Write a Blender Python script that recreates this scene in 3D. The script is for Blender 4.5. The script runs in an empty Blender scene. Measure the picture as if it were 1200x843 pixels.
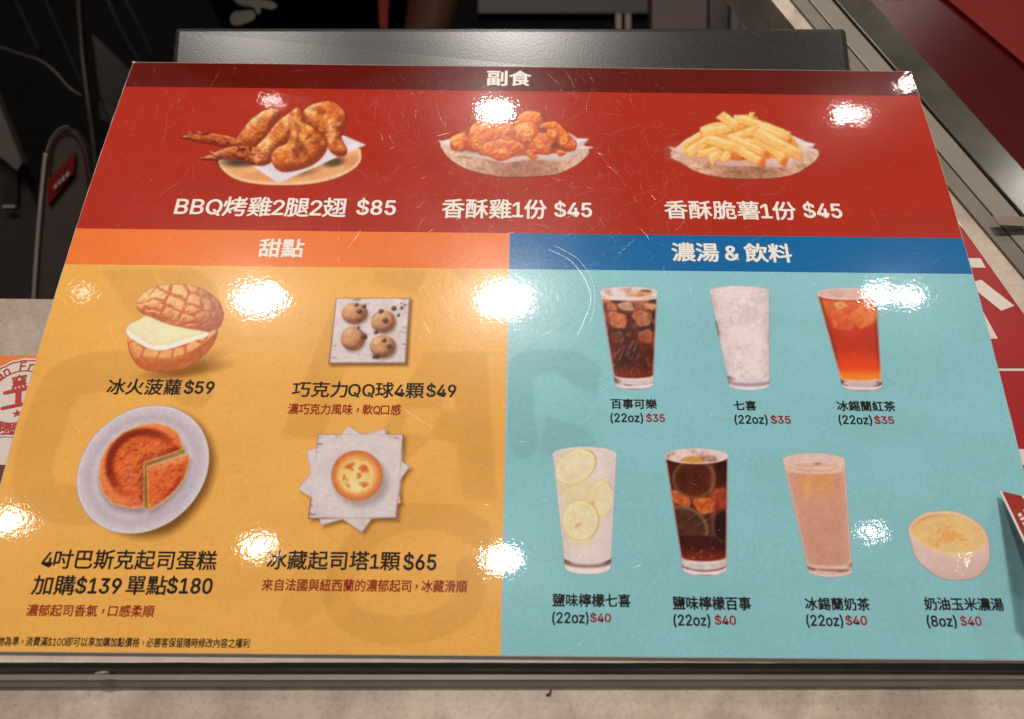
import bpy, bmesh, math, random
import numpy as np
from mathutils import Matrix, Vector

random.seed(7)
SC = bpy.context.scene
COL = SC.collection

# ------------------------------------------------------------------ camera
W, H = .42, .297                      # an A3 menu sheet, metres
RV = np.array([-.41908, .00672, -.0091])
TV = np.array([-.00616, -.10916, -.28175])
FPX, CX, CY, BULGE, SPLIT = 873.02, 600 + 21.66, 421.5 + 8.68, .00535, .20494


def rot(r):
    t = np.linalg.norm(r)
    k = r / t
    K = np.array([[0, -k[2], k[1]], [k[2], 0, -k[0]], [-k[1], k[0], 0]])
    return np.eye(3) + np.sin(t) * K + (1 - np.cos(t)) * K @ K


RM = rot(RV)
CAMPOS = -RM.T @ TV
cd = bpy.data.cameras.new('camera')
cam = bpy.data.objects.new('camera', cd)
COL.objects.link(cam)
mw = np.eye(4)
mw[:3, :3] = RM.T
mw[:3, 3] = CAMPOS
cam.matrix_world = Matrix(mw.tolist())
cd.sensor_fit = 'HORIZONTAL'
cd.sensor_width = 36
cd.lens = 36 * FPX / 1200
cd.shift_x = -(CX - 600) / 1200
cd.shift_y = (CY - 421.5) / 1200
cd.clip_start = .01
cd.clip_end = 50
SC.camera = cam
cd.dof.use_dof = True
cd.dof.focus_distance = .345
cd.dof.aperture_fstop = 9

# ------------------------------------------------------------------ world and exposure
w = bpy.data.worlds.new('World')
SC.world = w
w.use_nodes = True
w.node_tree.nodes['Background'].inputs[0].default_value = (1.0, .92, .84, 1)
w.node_tree.nodes['Background'].inputs[1].default_value = .10
SC.view_settings.view_transform = 'Standard'
SC.view_settings.look = 'None'
SC.view_settings.exposure = 0
SC.view_settings.gamma = 1


# ------------------------------------------------------------------ geometry of the sheet
def zf(v):
    t = np.clip(v / H, 0, 1)
    return 4 * BULGE * t * (1 - t)


def dzf(v):
    return 4 * BULGE * (1 - 2 * v / H) / H


def world2px(P):
    q = P @ RM.T + TV
    return CX + FPX * q[..., 0] / -q[..., 2], CY - FPX * q[..., 1] / -q[..., 2]


def ray(px, py):
    px = np.asarray(px, float)
    py = np.asarray(py, float)
    d = np.stack([(px - CX) / FPX, -(py - CY) / FPX, -np.ones_like(px)], -1)
    return d @ RM


def on_plane(px, py, z):
    d = ray(px, py)
    t = (z - CAMPOS[2]) / d[..., 2]
    return CAMPOS + d * t[..., None]


def on_sheet(px, py):
    z = np.zeros(np.shape(px))
    for _ in range(12):
        P = on_plane(px, py, z)
        z = zf(P[..., 1])
    return P


def at_depth(px, py, dep):
    return CAMPOS + ray(px, py) * dep


# ------------------------------------------------------------------ lamps: round downlights of the ceiling
CEIL = 2.35
LAMPS = [  # where each one is mirrored in the laminate, width of the lamp, strength
    (582, 131, .145, 105), (305, 350, .175, 60), (591, 352, .19, 110), (988, 133, .085, 42),
    (1030, 345, .12, 22), (1064, 97, .06, 60), (318, 119, .09, 8), (97, 343, .07, 3.5),
    (12, 610, .125, 9), (301, 640, .10, 10), (588, 655, .115, 24), (1022, 624, .065, 10),
    (1067, 347, .10, 18), (1143, 661, .06, 7), (1006, 134, .11, 8)]
for (px, py, dia, rad) in LAMPS:
    P = on_sheet(np.array(px), np.array(py))
    n = np.array([0, -dzf(P[1]), 1.])
    n /= np.linalg.norm(n)
    d = P - CAMPOS
    d /= np.linalg.norm(d)
    r = d - 2 * d.dot(n) * n
    t = (CEIL - P[2]) / r[2]
    Q = P + r * t
    ld = bpy.data.lights.new('ceiling_lamp', 'AREA')
    ld.shape = 'DISK'
    ld.size = dia
    ld.color = (1, .93, .85)
    ld.energy = 4.65 * rad * math.pi * math.pi * (dia / 2) ** 2
    lo = bpy.data.objects.new('ceiling_lamp', ld)
    lo.location = Q.tolist()
    COL.objects.link(lo)


KALB = 1.0


def lin(c):
    c = np.asarray(c, float) / 255.
    return np.where(c <= .04045, c / 12.92, ((c + .055) / 1.055) ** 2.4)


def srgb(*c):
    return tuple(np.clip(lin(c), 0, .95).tolist()) + (1,)


# ------------------------------------------------------------------ materials
def newmat(name):
    m = bpy.data.materials.new(name)
    m.use_nodes = True
    nt = m.node_tree
    return m, nt, nt.nodes['Principled BSDF'], nt.links


def node(nt, t, **kw):
    n = nt.nodes.new(t)
    for k, v in kw.items():
        if k in n.inputs.keys():
            n.inputs[k].default_value = v
        else:
            setattr(n, k, v)
    return n


def noise_on(nt, scale, detail=4, rough=.55, stretch=None, kind='ShaderNodeTexNoise'):
    g = nt.nodes.new('ShaderNodeNewGeometry')
    src = g.outputs['Position']
    if stretch:
        mp = nt.nodes.new('ShaderNodeMapping')
        mp.inputs['Scale'].default_value = stretch[0]
        mp.inputs['Rotation'].default_value = stretch[1]
        nt.links.new(src, mp.inputs['Vector'])
        src = mp.outputs[0]
    n = nt.nodes.new(kind)
    n.inputs['Scale'].default_value = scale
    if 'Detail' in n.inputs.keys():
        n.inputs['Detail'].default_value = detail
    if 'Roughness' in n.inputs.keys():
        n.inputs['Roughness'].default_value = rough
    nt.links.new(src, n.inputs['Vector'])
    return n


def ramp(nt, src, stops):
    r = nt.nodes.new('ShaderNodeValToRGB')
    while len(r.color_ramp.elements) < len(stops):
        r.color_ramp.elements.new(.5)
    for e, (p, c) in zip(r.color_ramp.elements, stops):
        e.position = p
        e.color = c if len(c) == 4 else tuple(c) + (1,)
    nt.links.new(src, r.inputs[0])
    return r


def laminate_surface(nt, p):
    """glossy worn laminate: sharp clear coat over a broader sheen, with orange peel"""
    L = nt.links
    n1 = noise_on(nt, 520, 2, .5)
    n2 = noise_on(nt, 95, 2, .5)
    n3 = noise_on(nt, 22, 2, .5)
    b3 = node(nt, 'ShaderNodeBump', Strength=.07, Distance=.0016)
    b2 = node(nt, 'ShaderNodeBump', Strength=.035, Distance=.0008)
    b1 = node(nt, 'ShaderNodeBump', Strength=.09, Distance=.00022)
    L.new(n3.outputs['Fac'], b3.inputs['Height'])
    L.new(n2.outputs['Fac'], b2.inputs['Height'])
    L.new(n1.outputs['Fac'], b1.inputs['Height'])
    L.new(b3.outputs[0], b2.inputs['Normal'])
    L.new(b2.outputs[0], b1.inputs['Normal'])
    L.new(b1.outputs[0], p.inputs['Normal'])
    L.new(b1.outputs[0], p.inputs['Coat Normal'])
    sm = noise_on(nt, 14, 5, .6)
    rr = ramp(nt, sm.outputs['Fac'], [(.35, (.20,) * 3), (.7, (.30,) * 3)])
    L.new(rr.outputs[0], p.inputs['Roughness'])
    p.inputs['Specular IOR Level'].default_value = .12
    p.inputs['Coat Weight'].default_value = .75
    p.inputs['Coat Roughness'].default_value = .035
    p.inputs['Coat IOR'].default_value = 1.5


def print_mat(name, rgb, amt=.10, blotch=None):
    m, nt, p, L = newmat(name)
    c = np.clip(lin(rgb) * KALB, 0, .9)
    n = noise_on(nt, 700, 4, .75)
    n2 = noise_on(nt, 26, 6, .62)
    n3 = noise_on(nt, 60, 5, .6, ((.35, 1, 1), (0, 0, .25)))
    lo, hi = c * (1 - amt * 1.05), np.clip(c * (1 + amt), 0, .95)
    r1 = ramp(nt, n.outputs['Fac'], [(.3, tuple(lo)), (.7, tuple(hi))])
    r2 = ramp(nt, n2.outputs['Fac'], [(.35, (1 - amt * .6,) * 3), (.65, (1 + 0 * amt,) * 3)])
    r3 = ramp(nt, n3.outputs['Fac'], [(.40, (1 - amt * .5,) * 3), (.58, (1.,) * 3)])
    mx = node(nt, 'ShaderNodeMix', data_type='RGBA', blend_type='MULTIPLY')
    mx.inputs['Factor'].default_value = 1
    L.new(r1.outputs[0], mx.inputs[6])
    L.new(r2.outputs[0], mx.inputs[7])
    mx2 = node(nt, 'ShaderNodeMix', data_type='RGBA', blend_type='MULTIPLY')
    mx2.inputs['Factor'].default_value = 1
    L.new(mx.outputs[2], mx2.inputs[6])
    L.new(r3.outputs[0], mx2.inputs[7])
    L.new(mx2.outputs[2], p.inputs['Base Color'])
    laminate_surface(nt, p)
    return m


def ink_mat(name, rgb):
    m, nt, p, L = newmat(name)
    c = np.clip(lin(rgb) * KALB, 0, .9)
    n = noise_on(nt, 400, 3, .6)
    r1 = ramp(nt, n.outputs['Fac'], [(.3, tuple(c * .93)), (.7, tuple(np.clip(c * 1.05, 0, .92)))])
    L.new(r1.outputs[0], p.inputs['Base Color'])
    laminate_surface(nt, p)
    return m


def picture_mat():
    m, nt, p, L = newmat('printed_picture')
    a = node(nt, 'ShaderNodeAttribute', attribute_name='ink')
    n = noise_on(nt, 420, 3, .6)
    r1 = ramp(nt, n.outputs['Fac'], [(.3, (.93,) * 3), (.7, (1.,) * 3)])
    mx = node(nt, 'ShaderNodeMix', data_type='RGBA', blend_type='MULTIPLY')
    mx.inputs['Factor'].default_value = 1
    L.new(a.outputs['Color'], mx.inputs[6])
    L.new(r1.outputs[0], mx.inputs[7])
    L.new(mx.outputs[2], p.inputs['Base Color'])
    L.new(a.outputs['Alpha'], p.inputs['Alpha'])
    laminate_surface(nt, p)
    return m


def plain_mat(name, rgb, rough=.5, spec=.5, metal=0, var=.15, scale=30, bump=0, bscale=400, lin_rgb=None):
    m, nt, p, L = newmat(name)
    c = lin(rgb) * .82 if lin_rgb is None else np.array(lin_rgb)
    n = noise_on(nt, scale, 5, .6)
    r1 = ramp(nt, n.outputs['Fac'], [(.3, tuple(c * (1 - var))), (.7, tuple(np.clip(c * (1 + var), 0, .95)))])
    L.new(r1.outputs[0], p.inputs['Base Color'])
    p.inputs['Roughness'].default_value = rough
    p.inputs['Specular IOR Level'].default_value = spec
    p.inputs['Metallic'].default_value = metal
    if bump:
        nb = noise_on(nt, bscale, 3, .6)
        b = node(nt, 'ShaderNodeBump', Strength=bump, Distance=.0005)
        L.new(nb.outputs['Fac'], b.inputs['Height'])
        L.new(b.outputs[0], p.inputs['Normal'])
    return m


# ------------------------------------------------------------------ object helpers
def setp(o, label=None, cat=None, group=None, kind=None):
    for k, v in (('label', label), ('category', cat), ('group', group), ('kind', kind)):
        if v:
            o[k] = v
    return o


def mesh_obj(name, verts, faces, m, parent=None, smooth=False):
    me = bpy.data.meshes.new(name)
    me.from_pydata([tuple(map(float, v)) for v in verts], [], faces)
    me.update()
    if smooth:
        me.polygons.foreach_set('use_smooth', [True] * len(me.polygons))
    o = bpy.data.objects.new(name, me)
    me.materials.append(m)
    COL.objects.link(o)
    if parent:
        o.parent = parent
    return o


def empty(name, loc, label, cat, group=None):
    # parts keep world coordinates, so the Empty stands at its base and parts undo its offset
    o = bpy.data.objects.new(name, None)
    o.location = loc
    o.empty_display_size = .02
    COL.objects.link(o)
    return setp(o, label, cat, group)


def adopt(o, root):
    o.parent = root
    top = root
    off = Vector((0, 0, 0))
    while top:
        off += top.location
        top = top.parent
    o.location = -off if o.location.length == 0 else o.location - off
    return o


def bm_obj(name, bm, m, parent=None, smooth=False):
    bmesh.ops.recalc_face_normals(bm, faces=bm.faces)
    me = bpy.data.meshes.new(name)
    bm.to_mesh(me)
    bm.free()
    if smooth:
        me.polygons.foreach_set('use_smooth', [True] * len(me.polygons))
    me.materials.append(m)
    o = bpy.data.objects.new(name, me)
    COL.objects.link(o)
    if parent:
        adopt(o, parent)
    return o


def prism(name, top, depth, m, parent=None, bevel=0, down=(0, 0, -1)):
    """solid slab: polygon `top` (world points) pushed `depth` along `down`"""
    bm = bmesh.new()
    dn = Vector(down) * depth
    a = [bm.verts.new(Vector([float(c) for c in v])) for v in top]
    b = [bm.verts.new(v.co + dn) for v in a]
    n = len(a)
    bm.faces.new(a)
    bm.faces.new(b[::-1])
    for i in range(n):
        bm.faces.new((a[i], b[i], b[(i + 1) % n], a[(i + 1) % n]))
    if bevel:
        bmesh.ops.bevel(bm, geom=list(bm.edges), offset=bevel, segments=3, affect='EDGES', profile=.6)
    return bm_obj(name, bm, m, parent)


def tube(name, pts, rad, m, parent=None, seg=10):
    bm = bmesh.new()
    pts = [Vector([float(c) for c in p]) for p in pts]
    rings = []
    for i, p in enumerate(pts):
        t = (pts[min(i + 1, len(pts) - 1)] - pts[max(i - 1, 0)]).normalized()
        up = Vector((0, 0, 1)) if abs(t.z) < .9 else Vector((1, 0, 0))
        a = t.cross(up).normalized()
        b = t.cross(a)
        r = rad[i] if isinstance(rad, (list, tuple)) else rad
        rings.append([bm.verts.new(p + a * r * math.cos(k * 2 * math.pi / seg) + b * r * math.sin(k * 2 * math.pi / seg)) for k in range(seg)])
    for i in range(len(rings) - 1):
        for k in range(seg):
            bm.faces.new((rings[i][k], rings[i][(k + 1) % seg], rings[i + 1][(k + 1) % seg], rings[i + 1][k]))
    bm.faces.new(rings[0])
    bm.faces.new(rings[-1][::-1])
    return bm_obj(name, bm, m, parent, smooth=True)


def smooth_line(pts, n=8, closed=False):
    pts = [np.array(p, float) for p in pts]
    out = []
    N = len(pts)
    rng = range(N if closed else N - 1)
    for i in rng:
        p0 = pts[(i - 1) % N] if closed or i > 0 else pts[0]
        p1 = pts[i]
        p2 = pts[(i + 1) % N]
        p3 = pts[(i + 2) % N] if closed or i + 2 < N else pts[-1]
        for k in range(n):
            t = k / n
            out.append(.5 * ((2 * p1) + (-p0 + p2) * t + (2 * p0 - 5 * p1 + 4 * p2 - p3) * t * t + (-p0 + 3 * p1 - 3 * p2 + p3) * t ** 3))
    if not closed:
        out.append(pts[-1])
    return out


# ================================================================== the menu sheet
COUNTER_Z = -.0125
menu = empty('menu_board', (0, 0, 0), 'large glossy laminated food and drink menu lying on the stone counter', 'menu')


def sheet_pts(u, v, dz):
    return np.stack([u - W / 2, v, zf(v) + dz], -1)


def sheet_grid(name, u0, u1, v0, v1, dz, m, parent, nu=24, nv=None):
    nv = nv or max(2, int((v1 - v0) / .004))
    uu, vv = np.meshgrid(np.linspace(u0, u1, nu + 1), np.linspace(v0, v1, nv + 1))
    P = sheet_pts(uu, vv, dz).reshape(-1, 3)
    F = []
    for j in range(nv):
        for i in range(nu):
            a = j * (nu + 1) + i
            F.append((a, a + 1, a + nu + 2, a + nu + 1))
    o = mesh_obj(name, P, F, m, None, True)
    adopt(o, parent)
    return o


def vline(px, py):
    return float(on_sheet(np.array(px), np.array(py))[1])


v_head = (vline(145, 103.2) + vline(600, 107) + vline(1000, 110.3)) / 3
v_red = (vline(95, 269.6) + vline(560, 273) + vline(1050, 277)) / 3
v_band = (vline(100, 311.5) + vline(590, 315.8) + vline(1130, 319.5)) / 3

m_maroon = print_mat('maroon_print', (99, 15, 5))
m_red = print_mat('red_print', (177, 44, 24))
m_orange = print_mat('orange_print', (247, 124, 54), .07)
m_blue = print_mat('blue_print', (8, 106, 168))
m_yellow = print_mat('yellow_print', (248, 179, 88), .08)
m_teal = print_mat('teal_print', (144, 202, 212), .08)
m_white = ink_mat('white_ink', (250, 236, 228))
m_black = ink_mat('black_ink', (34, 28, 24))
m_redink = ink_mat('red_ink', (150, 20, 18))
m_pic = picture_mat()

P_head = sheet_grid('header_band', 0, W, v_head, H, 0, m_maroon, menu)
setp(P_head, 'dark maroon heading band along the top')
P_red = sheet_grid('section_panel', 0, W, v_red, v_head, 0, m_red, menu)
setp(P_red, 'red section with the three fried food pictures')
P_or = sheet_grid('header_band', 0, SPLIT, v_band, v_red, 0, m_orange, menu)
setp(P_or, 'orange heading band')
P_bl = sheet_grid('header_band', SPLIT, W, v_band, v_red, 0, m_blue, menu)
setp(P_bl, 'blue heading band')
P_ye = sheet_grid('section_panel', 0, SPLIT, 0, v_band, 0, m_yellow, menu)
setp(P_ye, 'yellow dessert section')
P_te = sheet_grid('section_panel', SPLIT, W, 0, v_band, 0, m_teal, menu)
setp(P_te, 'teal drinks section')

# white core of the sheet: thickness below the print and its cut edge
m_core = plain_mat('paper_core', (200, 186, 176), .6)
bm = bmesh.new()
nv = 70
rows = []
for j in range(nv + 1):
    v = H * j / nv
    e = .0003
    u0 = -e + .00012 * math.sin(j * 1.7) * math.sin(j * .6)
    u1 = W + e + .00015 * math.sin(j * 2.3) * math.sin(j * .9)
    vv = v + (e if j == nv else (-e if j == 0 else 0))
    z = float(zf(v))
    rows.append([bm.verts.new((u0 - W / 2, vv, z - .00012)), bm.verts.new((u1 - W / 2, vv, z - .00012)),
                 bm.verts.new((u1 - W / 2, vv, z - .0011)), bm.verts.new((u0 - W / 2, vv, z - .0011))])
for j in range(nv):
    a, b = rows[j], rows[j + 1]
    for k in range(4):
        bm.faces.new((a[k], a[(k + 1) % 4], b[(k + 1) % 4], b[k]))
bm.faces.new(rows[0])
bm.faces.new(rows[-1][::-1])
bm_obj('paper_core', bm, m_core, menu)
# chipped corner of the laminate (top left)
bm = bmesh.new()
bmesh.ops.create_icosphere(bm, subdivisions=1, radius=.0011)
for v in bm.verts:
    v.co = Vector((v.co.x * 1.0 - W / 2 + .0002, v.co.y * .8 + H - .0003, v.co.z * .35 + .0001))
bm_obj('chipped_corner', bm, m_core, menu)


# ------------------------------------------------------------------ lettering
import os


def get_font(fn):
    try:
        return bpy.data.fonts.load(os.path.join(bpy.utils.system_resource('DATAFILES'), 'fonts', fn))
    except Exception:
        return None


FONT_L = get_font('Inter.woff2')


def run_mesh(txt, font):
    cu = bpy.data.curves.new('t', 'FONT')
    cu.body = txt
    if font:
        cu.font = font
    cu.resolution_u = 3
    ob = bpy.data.objects.new('t', cu)
    COL.objects.link(ob)
    dg = bpy.context.evaluated_depsgraph_get()
    me = bpy.data.meshes.new_from_object(ob.evaluated_get(dg))
    bpy.data.objects.remove(ob)
    return me


def mesh_box(me):
    co = np.empty(len(me.vertices) * 3)
    me.vertices.foreach_get('co', co)
    co = co.reshape(-1, 3)
    return co.min(0), co.max(0)


REF_C = mesh_box(run_mesh('國', None))
REF_H = mesh_box(run_mesh('H', FONT_L))


def text_mesh(txt, bold, size=1., align=None):
    """flat letters; weight comes from a few copies set a hair apart and a hair proud of each other"""
    runs = []
    for ch in txt:
        k = 2 if ch == '，' else int(ord(ch) < 128)
        if runs and runs[-1][0] == k and k != 2:
            runs[-1][1] += ch
        else:
            runs.append([k, ch])
    em = REF_C[1][1] - REF_C[0][1]
    bm = bmesh.new()
    x = 0.
    for k, t in runs:
        t2 = t.strip()
        if t.startswith(' '):
            x += .25 * em
        if not t2:
            continue
        r = run_mesh(t2, FONT_L if k == 1 else None)
        lo, hi = mesh_box(r)
        if k == 2:
            r.transform(Matrix.Translation((x + .40 * em - lo[0], .30 * em, 0)))
            x += 1.0 * em
            bm.from_mesh(r)
            continue
        sc_ = (.80 * em / (REF_H[1][1] - REF_H[0][1])) if k else 1.
        y0 = (REF_C[0][1] + .09 * em) if k else 0.
        if k:
            r.transform(Matrix.Translation((x + .03 * em - lo[0] * sc_, y0, 0)) @ Matrix.Diagonal((sc_, sc_, 1, 1)))
            x += (hi[0] - lo[0]) * sc_ + .08 * em
        else:
            r.transform(Matrix.Translation((x + .02 * em - lo[0], 0, 0)))
            x += (hi[0] - lo[0]) + .06 * em
        if t.endswith(' '):
            x += .22 * em
        bm.from_mesh(r)
    b = bold * em
    if align:
        off_ = Vector((-x / 2, -(REF_C[0][1] + REF_C[1][1]) / 2, 0))
        for v in bm.verts:
            v.co = (v.co + off_) * size / em
        b = bold * size
    me = bpy.data.meshes.new('lettering')
    bm.to_mesh(me)
    bm.free()
    bm = bmesh.new()
    bm.from_mesh(me)
    geo = list(bm.verts) + list(bm.edges) + list(bm.faces)
    src = list(bm.verts)
    for k, (dx, dy) in enumerate([(1, .35), (-1, .35), (.0, -.8), (1, -.35), (-1, -.35), (0, .8)]):
        r = bmesh.ops.duplicate(bm, geom=geo)
        for v in r['geom']:
            if isinstance(v, bmesh.types.BMVert):
                v.co += Vector((dx * b, dy * b, (k + 1) * .000004))
    bm.to_mesh(me)
    bm.free()
    return me


def lettering(txt, x0, x1, yt, yb, m, parent, bold=.020, dz=.00006):
    me = text_mesh(txt, bold)
    n = len(me.vertices)
    co = np.empty(n * 3)
    me.vertices.foreach_get('co', co)
    co = co.reshape(-1, 3)
    lo, hi = co.min(0), co.max(0)
    A = on_sheet(np.array(x0, float), np.array(yb, float))
    B = on_sheet(np.array(x1, float), np.array(yb, float))
    T = on_sheet(np.array((x0 + x1) / 2, float), np.array(yt, float))
    Mb = on_sheet(np.array((x0 + x1) / 2, float), np.array(yb, float))
    U0, U1 = A[0] + W / 2, B[0] + W / 2
    V0 = Mb[1]
    V1 = T[1]
    u = U0 + (co[:, 0] - lo[0]) / (hi[0] - lo[0]) * (U1 - U0)
    v = V0 + (co[:, 1] - lo[1]) / (hi[1] - lo[1]) * (V1 - V0)
    P = sheet_pts(u, v, dz)
    P[:, 2] += co[:, 2]
    me.vertices.foreach_set('co', P.ravel())
    me.materials.clear()
    me.materials.append(m)
    me.name = 'lettering'
    me.update()
    o = bpy.data.objects.new('lettering', me)
    COL.objects.link(o)
    adopt(o, parent)
    o['label'] = ('white' if m is m_white else 'black' if m is m_black else 'red') + ' printed lettering reading ' + txt
    return o


for a in [
    ('副食', 570, 622.7, 82.7, 101, m_white, P_head, .028),
    ('BBQ烤雞2腿2翅', 202.5, 405, 231, 254, m_white, P_red),
    ('$85', 416.5, 463, 232.5, 254.5, m_white, P_red, .028),
    ('香酥雞1份', 517, 641, 233.5, 256.5, m_white, P_red),
    ('$45', 649.5, 694, 235.5, 257, m_white, P_red, .028),
    ('香酥脆薯1份', 779.5, 934.5, 235.5, 257.5, m_white, P_red),
    ('$45', 943, 988.5, 236.5, 258, m_white, P_red, .028),
    ('甜點', 301.5, 354.5, 280, 302, m_white, P_or, .028),
    ('濃湯 & 飲料', 788, 929.5, 285, 307.5, m_white, P_bl, .028),
    ('冰火菠蘿', 123.5, 211, 444, 463, m_black, P_ye),
    ('$59', 214, 249.5, 445, 463.8, m_black, P_ye, .034),
    ('巧克力QQ球4顆', 341, 496.5, 447.5, 466.3, m_black, P_ye),
    ('$49', 499, 534.3, 448.8, 467.6, m_black, P_ye, .034),
    ('濃巧克力風味，軟Q口感', 336.5, 469.5, 473.5, 486.3, m_redink, P_ye),
    ('4吋巴斯克起司蛋糕', 46.5, 252.5, 644.5, 668, m_black, P_ye),
    ('加購', 35.5, 86, 674, 697.5, m_black, P_ye),
    ('$139', 86.5, 140, 675, 698.5, m_black, P_ye, .034),
    ('單點', 146, 194, 674.5, 697.5, m_black, P_ye),
    ('$180', 194, 247.5, 675, 698.5, m_black, P_ye, .034),
    ('濃郁起司香氣，口感柔順', 29.5, 180, 708.7, 723, m_redink, P_ye),
    ('物為準，消費滿$100即可以享加購加點價格，必勝客保留隨時修改內容之權利', -5, 292, 747, 758.8, m_black, P_ye),
    ('冰藏起司塔1顆', 311.5, 468.5, 645.5, 668.5, m_black, P_ye),
    ('$65', 472, 511, 647, 671, m_black, P_ye, .034),
    ('來自法國與紐西蘭的濃郁起司，冰藏滑順', 306, 547.5, 679, 693.8, m_redink, P_ye),
    ('百事可樂', 716, 770.3, 467.5, 479.6, m_black, P_te),
    ('(22oz)', 715.5, 754, 484, 496.8, m_black, P_te),
    ('$35', 757.3, 779.6, 484.3, 496, m_redink, P_te, .034),
    ('七喜', 860, 887, 469.7, 481.3, m_black, P_te),
    ('(22oz)', 861.3, 900.3, 486, 498.8, m_black, P_te),
    ('$35', 903.7, 927.3, 486.3, 498, m_redink, P_te, .034),
    ('冰錫蘭紅茶', 981.5, 1050.3, 470, 482.3, m_black, P_te),
    ('(22oz)', 983.7, 1023, 486.3, 499.3, m_black, P_te),
    ('$35', 1025.5, 1048.6, 486.8, 498.4, m_redink, P_te, .034),
    ('鹽味檸檬七喜', 647.3, 739.3, 695.8, 711.6, m_black, P_te),
    ('(22oz)', 647, 690, 716.8, 733, m_black, P_te),
    ('$40', 691.7, 716.3, 717.6, 730.8, m_redink, P_te, .034),
    ('鹽味檸檬百事', 788.6, 880.8, 699, 715.3, m_black, P_te),
    ('(22oz)', 789.6, 833, 719.7, 736, m_black, P_te),
    ('$40', 838, 863, 720, 734, m_redink, P_te, .034),
    ('冰錫蘭奶茶', 944, 1020.3, 700.3, 715.8, m_black, P_te),
    ('(22oz)', 945.7, 989, 720, 736.3, m_black, P_te),
    ('$40', 991.5, 1017, 720.3, 734.3, m_redink, P_te, .034),
    ('奶油玉米濃湯', 1084.3, 1177.5, 700.3, 716, m_black, P_te),
    ('(8oz)', 1087.3, 1122.5, 720.8, 737, m_black, P_te),
    ('$40', 1126.5, 1151.3, 721, 735, m_redink, P_te, .025)]:
    if a[6] is P_te and a[5] is m_black and len(a) == 7:
        a = a + (.032,)
    lettering(*a)


# ------------------------------------------------------------------ printed pictures, painted as colour on a fine mesh
def hsh(ix, iy, seed):
    n = (ix.astype(np.int64) * 374761393 + iy.astype(np.int64) * 668265263 + seed * 982451653) & 0xffffffff
    n = ((n ^ (n >> 13)) * 1274126177) & 0xffffffff
    return ((n ^ (n >> 16)) & 0xffff) / 65535.


def vnoise(x, y, seed=0):
    ix, iy = np.floor(x), np.floor(y)
    fx, fy = x - ix, y - iy
    fx = fx * fx * (3 - 2 * fx)
    fy = fy * fy * (3 - 2 * fy)
    a, b = hsh(ix, iy, seed), hsh(ix + 1, iy, seed)
    c, d = hsh(ix, iy + 1, seed), hsh(ix + 1, iy + 1, seed)
    return (a + (b - a) * fx) * (1 - fy) + (c + (d - c) * fx) * fy


def fbm(x, y, sc, seed=0, octv=4, g=.55):
    s, a, t = 0, 1, 0
    for k in range(octv):
        s = s + a * vnoise(x / sc * 2 ** k + 17.3 * k, y / sc * 2 ** k - 9.1 * k, seed + k)
        t += a
        a *= g
    return s / t


def cells(x, y, sc, seed=0):
    """distance to the border between worley cells, in cell units"""
    gx, gy = x / sc, y / sc
    ix, iy = np.floor(gx), np.floor(gy)
    d1 = np.full(gx.shape, 9.)
    d2 = np.full(gx.shape, 9.)
    for a in (-1, 0, 1):
        for b in (-1, 0, 1):
            cx = ix + a + .15 + .7 * hsh(ix + a, iy + b, seed)
            cy = iy + b + .15 + .7 * hsh(ix + a, iy + b, seed + 5)
            d = np.hypot(gx - cx, gy - cy)
            d2 = np.minimum(d2, np.maximum(d, d1))
            d1 = np.minimum(d1, d)
    return d2 - d1


def ss(a, b, x):
    t = np.clip((x - a) / (b - a), 0, 1)
    return t * t * (3 - 2 * t)


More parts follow.
